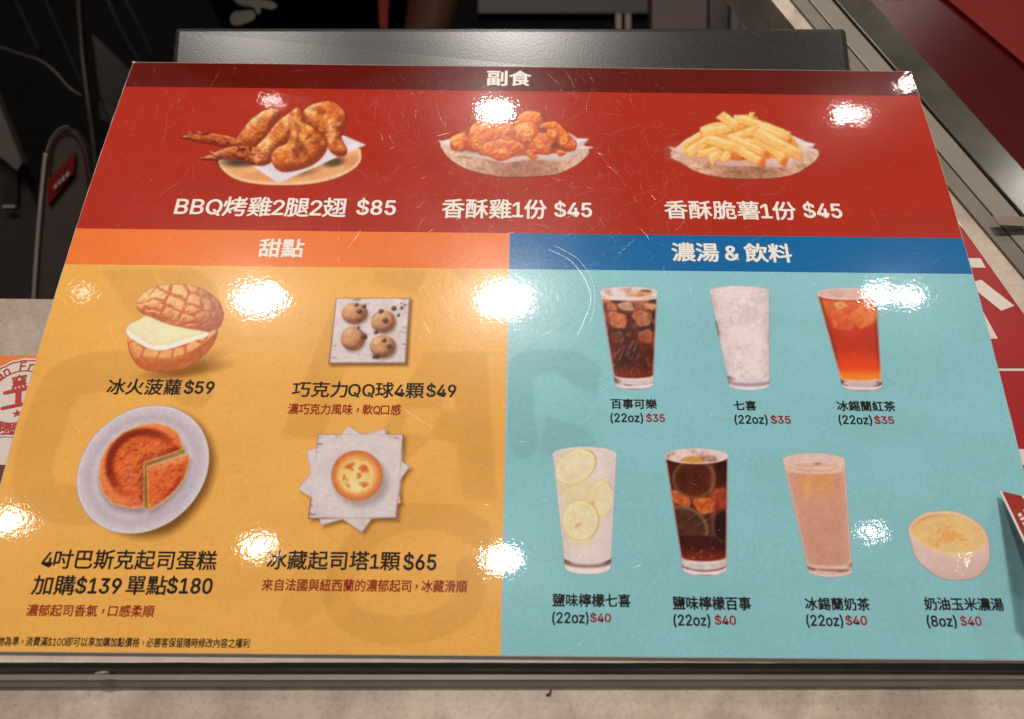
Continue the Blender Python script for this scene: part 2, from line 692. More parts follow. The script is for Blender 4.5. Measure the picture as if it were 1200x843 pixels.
class Pic:
    def __init__(s, x0, y0, x1, y1, ox, oy, sc, SS=2.0):
        s.x0, s.y0, s.x1, s.y1, s.SS = x0, y0, x1, y1, SS
        s.ox, s.oy, s.sc = ox, oy, sc
        n, m = int((x1 - x0) * SS) + 1, int((y1 - y0) * SS) + 1
        s.X, s.Y = np.meshgrid(x0 + np.arange(n) / SS, y0 + np.arange(m) / SS)
        s.CX, s.CY = (s.X - ox) * sc, (s.Y - oy) * sc      # crop coordinates used for tracing
        s.rgb = np.zeros(s.X.shape + (3,))
        s.a = np.zeros(s.X.shape)

    def poly(s, pts, smooth=True):
        """signed distance in photo pixels, positive inside"""
        q = [(x / s.sc + s.ox, y / s.sc + s.oy) for x, y in pts]
        if smooth:
            q = smooth_line(q, 3, True)
        q = np.array(q)
        d = np.full(s.X.shape, 1e9)
        ins = np.zeros(s.X.shape, bool)
        for i in range(len(q)):
            a, b = q[i], q[(i + 1) % len(q)]
            ex, ey = b - a
            wx, wy = s.X - a[0], s.Y - a[1]
            t = np.clip((wx * ex + wy * ey) / (ex * ex + ey * ey + 1e-12), 0, 1)
            d = np.minimum(d, (wx - ex * t) ** 2 + (wy - ey * t) ** 2)
            if abs(ey) > 1e-9:
                c = ((a[1] <= s.Y) & (b[1] > s.Y)) | ((b[1] <= s.Y) & (a[1] > s.Y))
                ins ^= c & (s.X < a[0] + (s.Y - a[1]) / ey * ex)
        d = np.sqrt(d)
        return np.where(ins, d, -d)

    def ell(s, cx, cy, rx, ry, ang=0):
        dx, dy = s.CX - cx, s.CY - cy
        c, n = math.cos(math.radians(ang)), math.sin(math.radians(ang))
        u, v = (dx * c + dy * n) / rx, (-dx * n + dy * c) / ry
        r = np.hypot(u, v)
        return (1 - r) * min(rx, ry) / s.sc

    def cap(s, x0, y0, x1, y1, r0, r1=None):
        r1 = r0 if r1 is None else r1
        ex, ey = x1 - x0, y1 - y0
        t = np.clip(((s.CX - x0) * ex + (s.CY - y0) * ey) / (ex * ex + ey * ey + 1e-9), 0, 1)
        d = np.hypot(s.CX - x0 - ex * t, s.CY - y0 - ey * t)
        return (r0 + (r1 - r0) * t - d) / s.sc, t

    def n(s, sc, seed=0, o=4, sx=1, sy=1, ang=0):
        c, q = math.cos(ang), math.sin(ang)
        return fbm((s.X * c + s.Y * q) * sx, (-s.X * q + s.Y * c) * sy, sc, seed, o)

    def lay(s, mask, col, alpha=1.):
        """mask: signed distance -> antialiased cover; col: rgb 0..255 or array"""
        k = np.clip(mask + .5, 0, 1) * alpha
        s.blend(k, col)

    def blend(s, k, col):
        col = np.asarray(col, float)
        if col.ndim == 1:
            col = np.broadcast_to(col, s.rgb.shape)
        na = k + s.a * (1 - k)
        k3, a3 = k[..., None], s.a[..., None]
        s.rgb = np.where(na[..., None] > 1e-5, (col * k3 + s.rgb * a3 * (1 - k3)) / np.maximum(na, 1e-5)[..., None], s.rgb)
        s.a = na

    def shade(s, sdf, r, h_extra=None, light=(-.45, -.6, .65), amp=1.):
        """print of a rounded thing: diffuse term of a pillow height field"""
        t = np.clip(sdf / r, 0, 1)
        h = np.sqrt(np.clip(1 - (1 - t) ** 2, 0, 1)) * r
        if h_extra is not None:
            h = h + h_extra
        gy, gx = np.gradient(h * s.SS * amp)
        nz = 1 / np.sqrt(gx * gx + gy * gy + 1)
        l = np.array(light) / np.linalg.norm(light)
        return np.clip((-gx * l[0] - gy * l[1] + l[2]) * nz, 0, 1.2)


def mixc(a, b, t):
    a, b = np.asarray(a, float), np.asarray(b, float)
    t = np.clip(t, 0, 1)[..., None]
    return a * (1 - t) + b * t


def emit_picture(pic, parent, label, step=.6, dz=.00004, name='food_photo'):
    # a printed photograph: edges and tones slightly soft, then ink grain
    A_ = np.concatenate([pic.rgb * pic.a[..., None], pic.a[..., None]], -1)
    if name == 'food_photo':
        for _ in range(2):
            A_ = (A_ + np.roll(A_, 1, 0) + np.roll(A_, -1, 0)) / 3
            A_ = (A_ + np.roll(A_, 1, 1) + np.roll(A_, -1, 1)) / 3
        pic.a = A_[..., 3]
        pic.rgb = A_[..., :3] / np.maximum(pic.a, 1e-4)[..., None]
        lum = pic.rgb.mean(-1, keepdims=True)
        pic.rgb = lum + (pic.rgb - lum) * 1.06
        gr = 1 + (fbm(pic.X, pic.Y, 2.0, 301, 2) - .5) * .07 + (fbm(pic.X, pic.Y, 9.0, 307, 3) - .5) * .06
        pic.rgb = pic.rgb * gr[..., None] + (fbm(pic.X, pic.Y, 5.0, 311, 3) - .5)[..., None] * np.array([4., 1., -4.])
    # corners in sheet coordinates
    ex = np.array([pic.x0, pic.x1, pic.x1, pic.x0, (pic.x0 + pic.x1) / 2, (pic.x0 + pic.x1) / 2], float)
    ey = np.array([pic.y0, pic.y0, pic.y1, pic.y1, pic.y0, pic.y1], float)
    P = on_sheet(ex, ey)
    u0, u1, v0, v1 = P[:, 0].min() + W / 2, P[:, 0].max() + W / 2, P[:, 1].min(), P[:, 1].max()
    u0, u1, v0, v1 = max(u0, 1e-4), min(u1, W - 1e-4), max(v0, 1e-4), min(v1, H - 1e-4)
    dens = (pic.x1 - pic.x0) / abs(P[1, 0] - P[0, 0])
    nu = int((u1 - u0) * dens / step) + 1
    nv = int((pic.y1 - pic.y0) / step) + 1
    uu, vv = np.meshgrid(np.linspace(u0, u1, nu), np.linspace(v0, v1, nv))
    G = sheet_pts(uu, vv, dz)
    px, py = world2px(sheet_pts(uu, vv, 0))
    fx = np.clip((px - pic.x0) * pic.SS, 0, pic.X.shape[1] - 1.001)
    fy = np.clip((py - pic.y0) * pic.SS, 0, pic.X.shape[0] - 1.001)
    ix, iy = fx.astype(int), fy.astype(int)
    tx, ty = (fx - ix)[..., None], (fy - iy)[..., None]
    A = np.concatenate([pic.rgb, pic.a[..., None]], -1)
    S = (A[iy, ix] * (1 - tx) + A[iy, ix + 1] * tx) * (1 - ty) + (A[iy + 1, ix] * (1 - tx) + A[iy + 1, ix + 1] * tx) * ty
    out = (px < pic.x0) | (px > pic.x1) | (py < pic.y0) | (py > pic.y1)
    al = np.where(out, 0, S[..., 3])
    col = np.clip(lin(np.clip(S[..., :3], 0, 255)) * KALB * np.array([1.02, 1.06, 1.13]), 0, .93)
    keep = al > .004
    fk = keep[:-1, :-1] | keep[1:, :-1] | keep[:-1, 1:] | keep[1:, 1:]
    idx = np.arange(nu * nv).reshape(nv, nu)
    quads = np.stack([idx[:-1, :-1], idx[:-1, 1:], idx[1:, 1:], idx[1:, :-1]], -1)[fk]
    used, inv = np.unique(quads.ravel(), return_inverse=True)
    quads = inv.reshape(-1, 4)
    co = G.reshape(-1, 3)[used]
    rgba = np.concatenate([col.reshape(-1, 3), al.reshape(-1, 1)], 1)[used]
    me = bpy.data.meshes.new(name)
    me.vertices.add(len(co))
    me.vertices.foreach_set('co', co.ravel())
    me.loops.add(quads.size)
    me.loops.foreach_set('vertex_index', quads.ravel().astype(np.int32))
    me.polygons.add(len(quads))
    me.polygons.foreach_set('loop_start', (np.arange(len(quads)) * 4).astype(np.int32))
    me.update(calc_edges=True)
    me.validate()
    me.polygons.foreach_set('use_smooth', np.ones(len(me.polygons), bool))
    at = me.color_attributes.new('ink', 'FLOAT_COLOR', 'POINT')
    at.data.foreach_set('color', rgba.astype(np.float32).ravel())
    me.materials.append(m_pic)
    o = bpy.data.objects.new(name, me)
    COL.objects.link(o)
    adopt(o, parent)
    o['label'] = label
    return o


def soft(pic, sdf, wid, col, alpha):
    pic.blend(ss(-wid, wid, sdf) * alpha, col)


# ---- faint big letters printed behind the dishes
def ghost(x0, y0, x1, y1, strokes, col, alpha, parent):
    g = Pic(x0, y0, x1, y1, 0, 0, 1, SS=1)
    m = np.full(g.X.shape, -1e9)
    for st in strokes:
        if st[0] == 'p':
            m = np.maximum(m, g.poly(st[1], False))
        else:
            pts = smooth_line(st[1], 5)
            for a, b in zip(pts[:-1], pts[1:]):
                d, _ = g.cap(a[0], a[1], b[0], b[1], st[2])
                m = np.maximum(m, d)
    for st in strokes:
        pass
    g.blend(ss(-2.5, 2.5, m) * alpha * (.8 + .4 * g.n(30, 3)), col)
    emit_picture(g, parent, 'faint oversized letter shape printed in the background', 2.0, .00002, 'background_print')


gy, gt = (168, 120, 48), (92, 134, 138)
ghost(5, 405, 260, 620, [('l', [(228, 455), (190, 436), (120, 436), (75, 450), (52, 500), (38, 560), (60, 588), (120, 590), (200, 560)], 23)], gy, 0.099, P_ye)
ghost(325, 350, 595, 600, [('p', [(395, 348), (432, 348), (378, 515), (330, 510)]), ('p', [(498, 412), (570, 412), (582, 585), (542, 585), (536, 520), (470, 505), (480, 478), (534, 482), (530, 448), (500, 520), (455, 560), (430, 540)])], gy, 0.091, P_ye)
ghost(80, 315, 300, 415, [('p', [(118, 316), (178, 316), (215, 392), (190, 412), (165, 388)]), ('l', [(200, 318), (240, 345), (235, 380)], 15)], gy, 0.091, P_ye)
ghost(345, 590, 590, 765, [('l', [(560, 625), (520, 605), (460, 610), (420, 640), (395, 700), (430, 735), (500, 735), (545, 710), (552, 670)], 17)], gy, 0.099, P_ye)
ghost(325, 640, 400, 760, [('p', [(350, 650), (395, 650), (392, 705), (352, 735), (326, 720)])], gy, 0.059, P_ye)
ghost(415, 316, 592, 350, [('p', [(440, 317), (500, 317), (490, 345), (436, 332)]), ('p', [(530, 317), (560, 317), (585, 346), (560, 346)])], gy, 0.082, P_ye)
ghost(596, 410, 720, 545, [('l', [(690, 440), (650, 420), (612, 432), (608, 470), (614, 520)], 17), ('p', [(655, 430), (700, 445), (700, 462), (672, 452)]), ('p', [(640, 488), (690, 502), (700, 520), (668, 540), (632, 530)])], gt, 0.089, P_te)
ghost(598, 320, 680, 400, [('p', [(600, 340), (640, 335), (672, 372), (660, 392), (610, 380)])], gt, 0.048, P_te)

# ---- grilled chicken
p = Pic(200, 112, 440, 220, 200, 110, 5.)
CHL = (-.4, -.7, .5)
bd = p.poly([(280, 395), (300, 440), (360, 490), (450, 520), (600, 535), (800, 530), (950, 500), (1060, 450), (1110, 400), (1115, 350), (1090, 320), (900, 340), (500, 350), (330, 375)])
soft(p, bd - 1, 2.5, (120, 20, 12), .35)
wood = mixc((244, 192, 140), (214, 138, 88), p.n(22, 4, 4, .4, 1.4) * 1.6 - .5)
wood = mixc(wood, (196, 120, 82), ss(40, 0, np.hypot(p.CX - 1070, (p.CY - 400) * 1.3) / 3) * .6)
wood = mixc(wood, (255, 216, 168), ss(5, 1, bd) * .6)
p.lay(bd, wood)
soft(p, p.ell(400, 402, 95, 26), 4, (48, 34, 22), .85)
soft(p, p.ell(955, 400, 62, 28, -8), 3, (74, 52, 24), .85)
soft(p, p.ell(800, 460, 60, 16, -14), 4, (92, 60, 34), .6)
pa = p.poly([(480, 425), (632, 524), (1142, 300), (1010, 245), (900, 300), (600, 400)], False)
p.lay(pa, mixc((242, 230, 230), (206, 188, 196), p.n(30, 9) * 1.4 - .3))


def meat(p, pts, seed, r=9, base=(222, 132, 66), hi=(252, 196, 128), lo=(138, 56, 26), amp=2.2, sc=7, char=.5, light=CHL, hs=0, sx=1, sy=1, ang=0):
    d = p.poly(pts)
    nn = p.n(sc, seed, 4, sx, sy, ang)
    sh = p.shade(d, r, (nn - .5) * amp * 1.5 + (p.n(2.6, seed + 41, 2) - .5) * .5, light, .62)
    soft(p, d + .4, 1.2, tuple(np.array(lo) * .7), .35)
    k1 = p.n(13, seed + 11, 3)
    k2 = p.n(7, seed + 20, 3)
    lit = mixc(base, hi, ss(.40, .70, k1))
    c = mixc(lo, lit, ss(.02, .62, sh))
    c = mixc(c, hi, ss(.66, 1.0, sh) * .7)
    c = mixc(c, (188, 70, 34), ss(.50, .72, p.n(10, seed + 55, 3)) * .45)
    c = mixc(c, lo, ss(.62, .80 - char * .1, k2) * char * 1.3)
    c = mixc(c, (86, 30, 16), ss(.70, .82, p.n(4.2, seed + 77, 3)) * char * .8)
    fine = p.n(2.2, seed + 30, 2)
    c = c * (.92 + .16 * fine)[..., None]
    gl = ss(.86, 1.02, sh) * ss(.52, .74, p.n(2.8, seed + 3, 2))
    c = mixc(c, (255, 232, 200), gl * .75)
    # thin reddish rim where the skin turns away
    c = mixc(c, (170, 62, 30), ss(2.2, .2, d) * .55 * ss(.75, .3, sh))
    p.lay(d, c)
    return d


meat(p, [(60, 255), (110, 235), (180, 228), (260, 235), (330, 245), (390, 265), (400, 300), (330, 315), (260, 300), (180, 285), (110, 270)], 1, 6, (196, 92, 50), (236, 150, 100), (110, 34, 22), 2.2, 5, .8, ang=.2)
meat(p, [(385, 265), (430, 200), (490, 135), (560, 95), (620, 90), (640, 120), (610, 170), (570, 230), (520, 285), (450, 310), (395, 300)], 2, 12, (222, 124, 50), char=.3)
meat(p, [(165, 380), (240, 355), (300, 325), (400, 305), (500, 315), (600, 330), (590, 400), (500, 420), (420, 395), (330, 385), (240, 390)], 3, 8, (188, 84, 38), (232, 144, 84), (92, 28, 16), 2.6, 5, .85)
meat(p, [(780, 100), (830, 65), (930, 42), (1000, 80), (1030, 130), (1020, 190), (1000, 240), (1010, 280), (1035, 330), (1020, 365), (970, 365), (930, 330), (910, 270), (860, 220), (800, 180), (775, 140)], 4, 13, (222, 128, 62), (252, 190, 124), char=.35, amp=2.6)
meat(p, [(490, 330), (560, 250), (620, 170), (680, 125), (740, 80), (775, 110), (770, 160), (720, 230), (660, 300), (600, 350), (580, 410), (500, 418)], 5, 12, (218, 120, 52), char=.35, amp=2.4)
meat(p, [(690, 140), (740, 85), (780, 130), (790, 170), (850, 210), (900, 260), (920, 310), (890, 370), (830, 420), (740, 450), (660, 460), (610, 430), (590, 370), (620, 320), (680, 290), (700, 220)], 6, 17, (210, 108, 44), (250, 178, 96), amp=3.4, sc=10, char=.42)
rng = random.Random(21)
for (x0_, y0_, x1_, y1_, w_, nn_) in [(430, 290, 600, 110, 44, 10), (560, 380, 730, 120, 48, 14)]:
    for k in range(nn_):
        t_ = (k + .5) / nn_
        cx_, cy_ = x0_ + (x1_ - x0_) * t_, y0_ + (y1_ - y0_) * t_
        soft(p, p.cap(cx_ - w_ * .75, cy_ - w_ * .35 + 4, cx_ - 6, cy_ + 8, 3)[0], .8, (176, 78, 36), .40)
        soft(p, p.cap(cx_ - w_ * .75, cy_ - w_ * .35 + 11, cx_ - 6, cy_ + 15, 3)[0], .8, (255, 206, 150), .38)
for (x0_, y0_, x1_, y1_, n_) in [(110, 250, 380, 285, 26), (230, 370, 560, 350, 34)]:
    for k in range(n_):
        x_ = x0_ + (x1_ - x0_) * rng.random()
        y_ = y0_ + (y1_ - y0_) * (x_ - x0_) / (x1_ - x0_) + rng.uniform(-24, 24)
        soft(p, p.cap(x_ - 10, y_ - 3, x_ + 10, y_ + 4, 5)[0], .8, (128, 46, 26), .38)
        soft(p, p.cap(x_ - 9, y_ - 12, x_ + 9, y_ - 7, 3)[0], .7, (250, 176, 128), .4)
for (cx, cy, rx, ry, an) in [(755, 300, 46, 26, 50), (735, 345, 30, 18, 60), (860, 280, 26, 22, 0), (740, 190, 34, 12, 65), (615, 112, 16, 9, 20), (860, 96, 30, 8, 10), (790, 140, 12, 22, -40), (700, 250, 20, 10, 80)]:
    soft(p, p.ell(cx, cy, rx, ry, an) + 1.5 * (p.n(4, 8) - .5), 3, (104, 34, 18), .6)
emit_picture(p, P_red, 'grilled chicken wings and drumsticks on a wooden board', .5)

# ---- fried chicken
p = Pic(508, 120, 702, 214, 500, 110, 5.714)


def bowl(p, out, paper, seed):
    b = p.poly(out)
    soft(p, b - .5, 2.5, (110, 18, 10), .35)
    xr = (p.CX - 95) / 990
    c = mixc((226, 186, 160), (172, 118, 90), np.exp(-((xr - .55) / .28) ** 2) * 1.1)
    c = c * (.80 + .42 * p.n(3.2, seed, 3, 1, 1))[..., None]
    c = mixc(c, (120, 84, 58), ss(.55, .8, p.n(6, seed + 2, 3, .5, 1.6, .3)) * .5)
    p.lay(b, c)
    q = p.poly(paper, False)
    sh = p.shade(q, 8, (p.n(20, seed + 4, 2) - .5) * 6, (-.3, -.6, .8), .6)
    p.lay(q, mixc((212, 182, 176), (244, 222, 216), ss(.4, 1, sh)))


bowl(p, [(95, 325), (110, 380), (160, 440), (260, 500), (400, 540), (540, 560), (700, 555), (860, 540), (980, 490), (1060, 430), (1085, 380), (1000, 330), (600, 300), (200, 300)],
     [(80, 310), (120, 322), (200, 280), (400, 240), (800, 230), (950, 260), (1010, 300), (1085, 303), (1045, 350), (1120, 360), (1000, 400), (940, 455), (700, 440), (520, 465), (350, 430), (180, 390), (100, 350)], 40)
FC = dict(base=(240, 128, 56), hi=(253, 176, 104), lo=(190, 78, 30), char=.03, amp=4.6, sc=4.6)
for q in ([(170, 380), (180, 290), (340, 200), (560, 215), (640, 150), (760, 160), (900, 250), (985, 340), (960, 390), (700, 410), (480, 430), (300, 380)],):
    dq = p.poly(q)
    p.lay(dq, mixc((150, 60, 30), (206, 96, 42), p.n(6, 99, 3)))
for i, q in enumerate([
    [(590, 210), (620, 150), (650, 122), (700, 115), (760, 130), (778, 175), (740, 210), (640, 215)],
    [(160, 330), (170, 290), (250, 262), (282, 300), (270, 350), (240, 390), (190, 375)],
    [(275, 345), (290, 240), (340, 180), (440, 170), (560, 200), (590, 250), (500, 300), (400, 350), (310, 360)],
    [(760, 210), (850, 185), (910, 220), (960, 280), (1005, 330), (990, 380), (930, 375), (900, 320), (830, 270), (770, 250)],
    [(570, 260), (600, 210), (700, 190), (750, 230), (740, 290), (680, 325), (600, 310)],
    [(700, 330), (750, 265), (820, 270), (860, 310), (840, 370), (820, 410), (720, 400), (670, 390)],
    [(345, 380), (400, 330), (540, 300), (650, 340), (665, 380), (600, 400), (540, 440), (480, 450), (420, 420), (360, 410)],
    [(665, 395), (700, 390), (745, 425), (700, 438)], [(870, 385), (900, 375), (935, 400), (890, 420)], [(890, 300), (940, 290), (950, 330), (900, 350)],
    [(520, 245), (570, 225), (600, 270), (560, 310), (500, 300)], [(640, 310), (700, 300), (720, 350), (670, 370)], [(800, 250), (850, 240), (880, 290), (830, 310)], [(290, 340), (350, 330), (380, 370), (320, 385)]]):
    meat(p, q, 50 + i * 3, 9 if i < 7 else 3, **FC)
for (cx, cy, rx, ry, an) in [(668, 335, 16, 26, 0), (860, 345, 20, 26, 20), (560, 268, 26, 10, -20), (300, 385, 34, 9, 10), (780, 240, 20, 14, 30), (900, 365, 40, 9, 10)]:
    soft(p, p.ell(cx, cy, rx, ry, an) + (p.n(4, 8) - .5) * 2, 2.5, (108, 50, 36), .75)
emit_picture(p, P_red, 'fried chicken pieces piled in a paper lined bowl', .5)

# ---- fries
p = Pic(778, 128, 966, 214, 770, 125, 6.)
bowl(p, [(100, 350), (180, 400), (260, 450), (400, 490), (560, 508), (800, 505), (960, 475), (1060, 420), (1120, 370), (1132, 315), (1000, 290), (200, 280)],
     [(78, 285), (130, 292), (200, 235), (400, 120), (600, 120), (940, 200), (1050, 250), (1110, 265), (1090, 295), (1140, 312), (1010, 350), (940, 432), (700, 420), (500, 420), (300, 380), (90, 360), (140, 340), (110, 310)], 60)
soft(p, p.ell(560, 330, 420, 80), 8, (206, 140, 100), .5)
dq = p.poly([(190, 300), (330, 170), (480, 110), (680, 85), (930, 190), (1000, 320), (900, 370), (700, 350), (400, 350), (230, 330)])
p.lay(dq, mixc((214, 130, 62), (244, 184, 104), p.n(7, 98, 3)))
for i, (a, b, c, d, r) in enumerate([(200, 300, 330, 205, 30), (200, 265, 320, 190, 22), (560, 95, 690, 105, 34), (660, 62, 664, 100, 20), (640, 105, 915, 200, 30), (320, 165, 470, 130, 22), (345, 180, 540, 140, 36), (462, 72, 548, 135, 34),
                                   (860, 200, 930, 240, 24), (720, 150, 900, 215, 26), (240, 315, 380, 225, 34), (310, 330, 440, 290, 28), (540, 350, 600, 352, 26), (390, 365, 440, 330, 32), (470, 365, 500, 320, 28),
                                   (620, 250, 760, 300, 30), (690, 240, 735, 262, 28), (520, 225, 690, 160, 30), (540, 235, 770, 335, 32), (770, 270, 895, 380, 36), (715, 190, 985, 330, 38), (370, 235, 600, 310, 36), (560, 290, 738, 392, 32)]):
    ex_, ey_ = (c - a), (d - b)
    L_ = math.hypot(ex_, ey_)
    ex_, ey_ = ex_ / L_, ey_ / L_
    tt = (p.CX - a) * ex_ + (p.CY - b) * ey_
    nn_ = -(p.CX - a) * ey_ + (p.CY - b) * ex_
    bend = (((i * 37) % 11) - 5) * 1.4
    nn_ = nn_ + bend * (1 - (2 * tt / L_ - 1) ** 2)
    wd = r * (1. - .18 * ((i * 13) % 5) / 4 * np.clip(tt / L_, 0, 1))
    d_ = np.minimum(wd - np.abs(nn_), np.minimum(tt + r * .8 + nn_ * .25, L_ + r * .8 - tt + nn_ * .35)) / p.sc
    d_ = d_ + (p.n(6, 80 + i, 2) - .5) * 1.6
    t = np.clip(tt / L_, 0, 1)
    soft(p, d_ + .3, 1.2, (206, 124, 58), .5)
    face = ss(-.25, .1, nn_ / r + .15)              # two visible faces of a square-cut chip
    sh = p.shade(d_, 2.4, (p.n(4, 60 + i, 2) - .5) * 1.2, (-.35, -.7, .6), .7)
    col = mixc((254, 214, 146), (249, 192, 112), face)
    col = mixc((228, 150, 76), col, ss(.05, .5, sh))
    tip = ss(.8, 1, t) * (1 if i in (18, 19, 22, 12, 8, 2) else .25)
    col = mixc(col, (206, 98, 34), tip * .8)
    col = mixc(col, (236, 160, 80), ss(.5, .8, p.n(9, 90 + i, 3)) * .4)
    if i == 12:
        col = col * np.array([.85, .6, .45])
    p.lay(d_, col)
emit_picture(p, P_red, 'french fries piled in a paper lined bowl', .5)

# ---- pineapple bun
p = Pic(128, 325, 275, 446, 130, 325, 7.333)
soft(p, p.ell(640, 800, 260, 45, -8), 6, (150, 92, 30), .7)
soft(p, p.ell(760, 740, 150, 40, -25), 8, (160, 100, 34), .45)
b = p.poly([(143, 530), (155, 620), (200, 720), (280, 790), (420, 812), (600, 795), (740, 720), (850, 620), (900, 530), (915, 450), (840, 470), (700, 520), (430, 570), (250, 540), (170, 505)])
sh = p.shade(b, 26, None, (-.3, -.55, .6), 1)
ck = cells(p.X + 4 * p.n(8, 2) + p.Y * .25, p.Y * .8, 17, 4)
c = mixc((186, 96, 50), (244, 172, 110), ss(.05, .75, sh))
c = mixc(c, (200, 98, 56), ss(.24, .02, ck + (p.n(9, 61, 3) - .45) * .2) * ss(760, 690, p.CY) * .9)
c = mixc(c, (196, 104, 54), ss(690, 770, p.CY) * .6)
c = c * (.92 + .16 * p.n(3, 7, 2))[..., None]
p.lay(b, c)
b = p.poly([(220, 235), (240, 180), (320, 110), (430, 70), (560, 60), (700, 75), (820, 120), (920, 200), (965, 290), (960, 370), (920, 440), (850, 465), (720, 455), (600, 435), (480, 400), (380, 350), (290, 320), (235, 280)])
ck = cells((p.X * .8 + p.Y * .55) * .9 + 7 * p.n(8, 5), (p.Y * .85 - p.X * .5) * 1.15 + 7 * p.n(8, 6), 16., 9) + (p.n(9, 66, 3) - .45) * .35
hh = ss(0, .4, ck) * 3.6 + (p.n(4, 12, 3) - .5) * 1.6
sh = p.shade(b, 24, hh, (-.4, -.6, .65), .8)
c = mixc((196, 108, 68), (246, 184, 122), ss(.1, .7, sh))
c = mixc(c, (254, 206, 146), ss(.7, 1., sh) * ss(900, 500, p.CX))
c = mixc(c, (200, 98, 58), ss(.26, .02, ck) * .85)
c = mixc(c, (158, 82, 62), ss(620, 950, p.CX + (p.n(20, 3) - .5) * 200) * .55)
c = c * (.90 + .2 * p.n(2.6, 17, 2))[..., None]
p.lay(b, c)
b = p.poly([(130, 445), (160, 400), (240, 365), (300, 330), (400, 370), (500, 405), (650, 440), (830, 472), (822, 512), (700, 552), (560, 602), (430, 630), (320, 612), (200, 545), (140, 495)])
soft(p, b - .5 + ss(560, 640, p.CY), 1.6, (150, 78, 38), .6 )
top = p.poly([(132, 430), (160, 400), (240, 365), (300, 330), (400, 370), (500, 405), (650, 440), (800, 472), (640, 520), (500, 566), (400, 580), (330, 566), (230, 500)])
c = mixc((252, 242, 222), (246, 232, 184), ss(-1.2, 1.6, top))
c = mixc(c, (226, 200, 146), ss(2.2, .5, np.abs(top)) * .45)
c = mixc(c, (250, 240, 196), ss(4, 10, top) * ss(.3, .8, p.n(22, 21, 2)) * .7)
p.lay(b, c)
soft(p, p.ell(870, 480, 36, 16, -30), 1.5, (236, 190, 150), .7)
emit_picture(p, P_ye, 'pineapple bun with a thick slab of butter', .5)

# ---- basque cheesecake on a plate
p = Pic(82, 468, 268, 646, 80, 470, 5.267)
PL = [(52, 470), (60, 380), (100, 280), (180, 170), (290, 85), (400, 40), (540, 28), (660, 45), (760, 100), (830, 190), (865, 290), (870, 380), (840, 510), (770, 630), (680, 730), (580, 795), (440, 820), (320, 805), (200, 740), (110, 640), (65, 550)]
soft(p, p.poly([(x + 38, y + 26) for x, y in PL]) - 2, 9, (122, 74, 20), .75)
S_ = np.linalg.inv(np.array([[409. ** 2, -31284.], [-31284., 396. ** 2]]))
dx_, dy_ = p.CX - 461, p.CY - 424
mm = np.sqrt(S_[0, 0] * dx_ ** 2 + 2 * S_[0, 1] * dx_ * dy_ + S_[1, 1] * dy_ ** 2)
d = (1 - mm) * 395 / p.sc
c = mixc((214, 200, 203), (192, 176, 182), ss(2, 16, d))
c = mixc(c, (222, 210, 212), ss(12, 22, d) * ss(30, 20, d) * .6)
c = mixc(c, (236, 226, 226), ss(2.6, 1.2, d) * .8)
c = mixc(c, (176, 158, 160), ss(1.2, .2, d) * .5)
p.lay(d, c)
CK = [(195, 400), (205, 350), (260, 260), (340, 190), (440, 150), (540, 135), (620, 155), (680, 200), (711, 298), (592, 342), (468, 384), (470, 500), (466, 655), (380, 660), (270, 635), (210, 560), (190, 480)]
SL = [(487, 405), (600, 370), (742, 325), (750, 380), (720, 480), (660, 560), (580, 630), (497, 674), (490, 560)]
for q in (CK, SL):
    soft(p, p.poly([(x + 4, y + 32) for x, y in q]), 5, (150, 128, 130), .7)
p.lay(p.poly([(456, 376), (708, 292), (722, 318), (487, 402), (497, 672), (480, 660), (458, 648)], False), mixc((112, 68, 22), (176, 130, 66), p.n(14, 3) * 1.3 - .1))


def cake(p, pts, seed):
    d = p.poly(pts, False)
    r = np.hypot((p.CX - 470) / 275, (p.CY - 400) / 265)
    rag = (p.n(2.0, seed, 2) - .5) * 2.6
    p.lay(d + rag * .6 + .3, (232, 178, 104))
    sh = p.shade(d - 1, 9, (p.n(4.5, seed + 1, 3) - .5) * 3.4, (-.3, -.6, .6), .75)
    c = mixc((150, 46, 22), (226, 104, 48), ss(.1, .65, sh))
    c = mixc(c, (244, 160, 112), ss(.70, 1, sh) * .8)
    c = mixc(c, (206, 110, 84), ss(.45, .75, p.n(9, seed + 3, 3)) * ss(.75, .4, r) * .6)
    c = mixc(c, (120, 30, 14), ss(.62, .76, r) * ss(.93, .84, r) * ss(640, 380, p.CX * .6 + p.CY * .6) * .85)
    c = mixc(c, (232, 140, 110), ss(.55, .7, p.n(6, seed + 17, 3, .6, 1.3)) * ss(500, 640, p.CY * 1.1 - p.CX * .2 + 60) * .45)
    sp = p.n(2.9, seed + 7, 3, 1, 1)
    c = mixc(c, (124, 44, 18), ss(.56, .76, sp) * ss(.95, .6, r) * .45)
    c = mixc(c, (236, 128, 60), ss(.30, .55, 1 - sp) * ss(.7, .3, r) * .35)
    c = mixc(c, (240, 140, 84), ss(.80, .97, r) * .65)
    p.lay(d - 1.0 + rag * .6, c)


cake(p, CK, 30)
cake(p, SL, 37)
p.lay(p.cap(488, 408, 495, 664, 3, 3)[0], (214, 160, 96))
emit_picture(p, P_ye, 'round burnt cheesecake with one slice cut, on a white plate', .5)

# ---- chocolate balls
p = Pic(380, 344, 488, 434, 340, 340, 6.)
BB = [(325, 58), (845, 58), (815, 520), (270, 520)]
soft(p, p.poly([(x + 14, y + 14) for x, y in BB], False), 3, (140, 88, 30), .7)


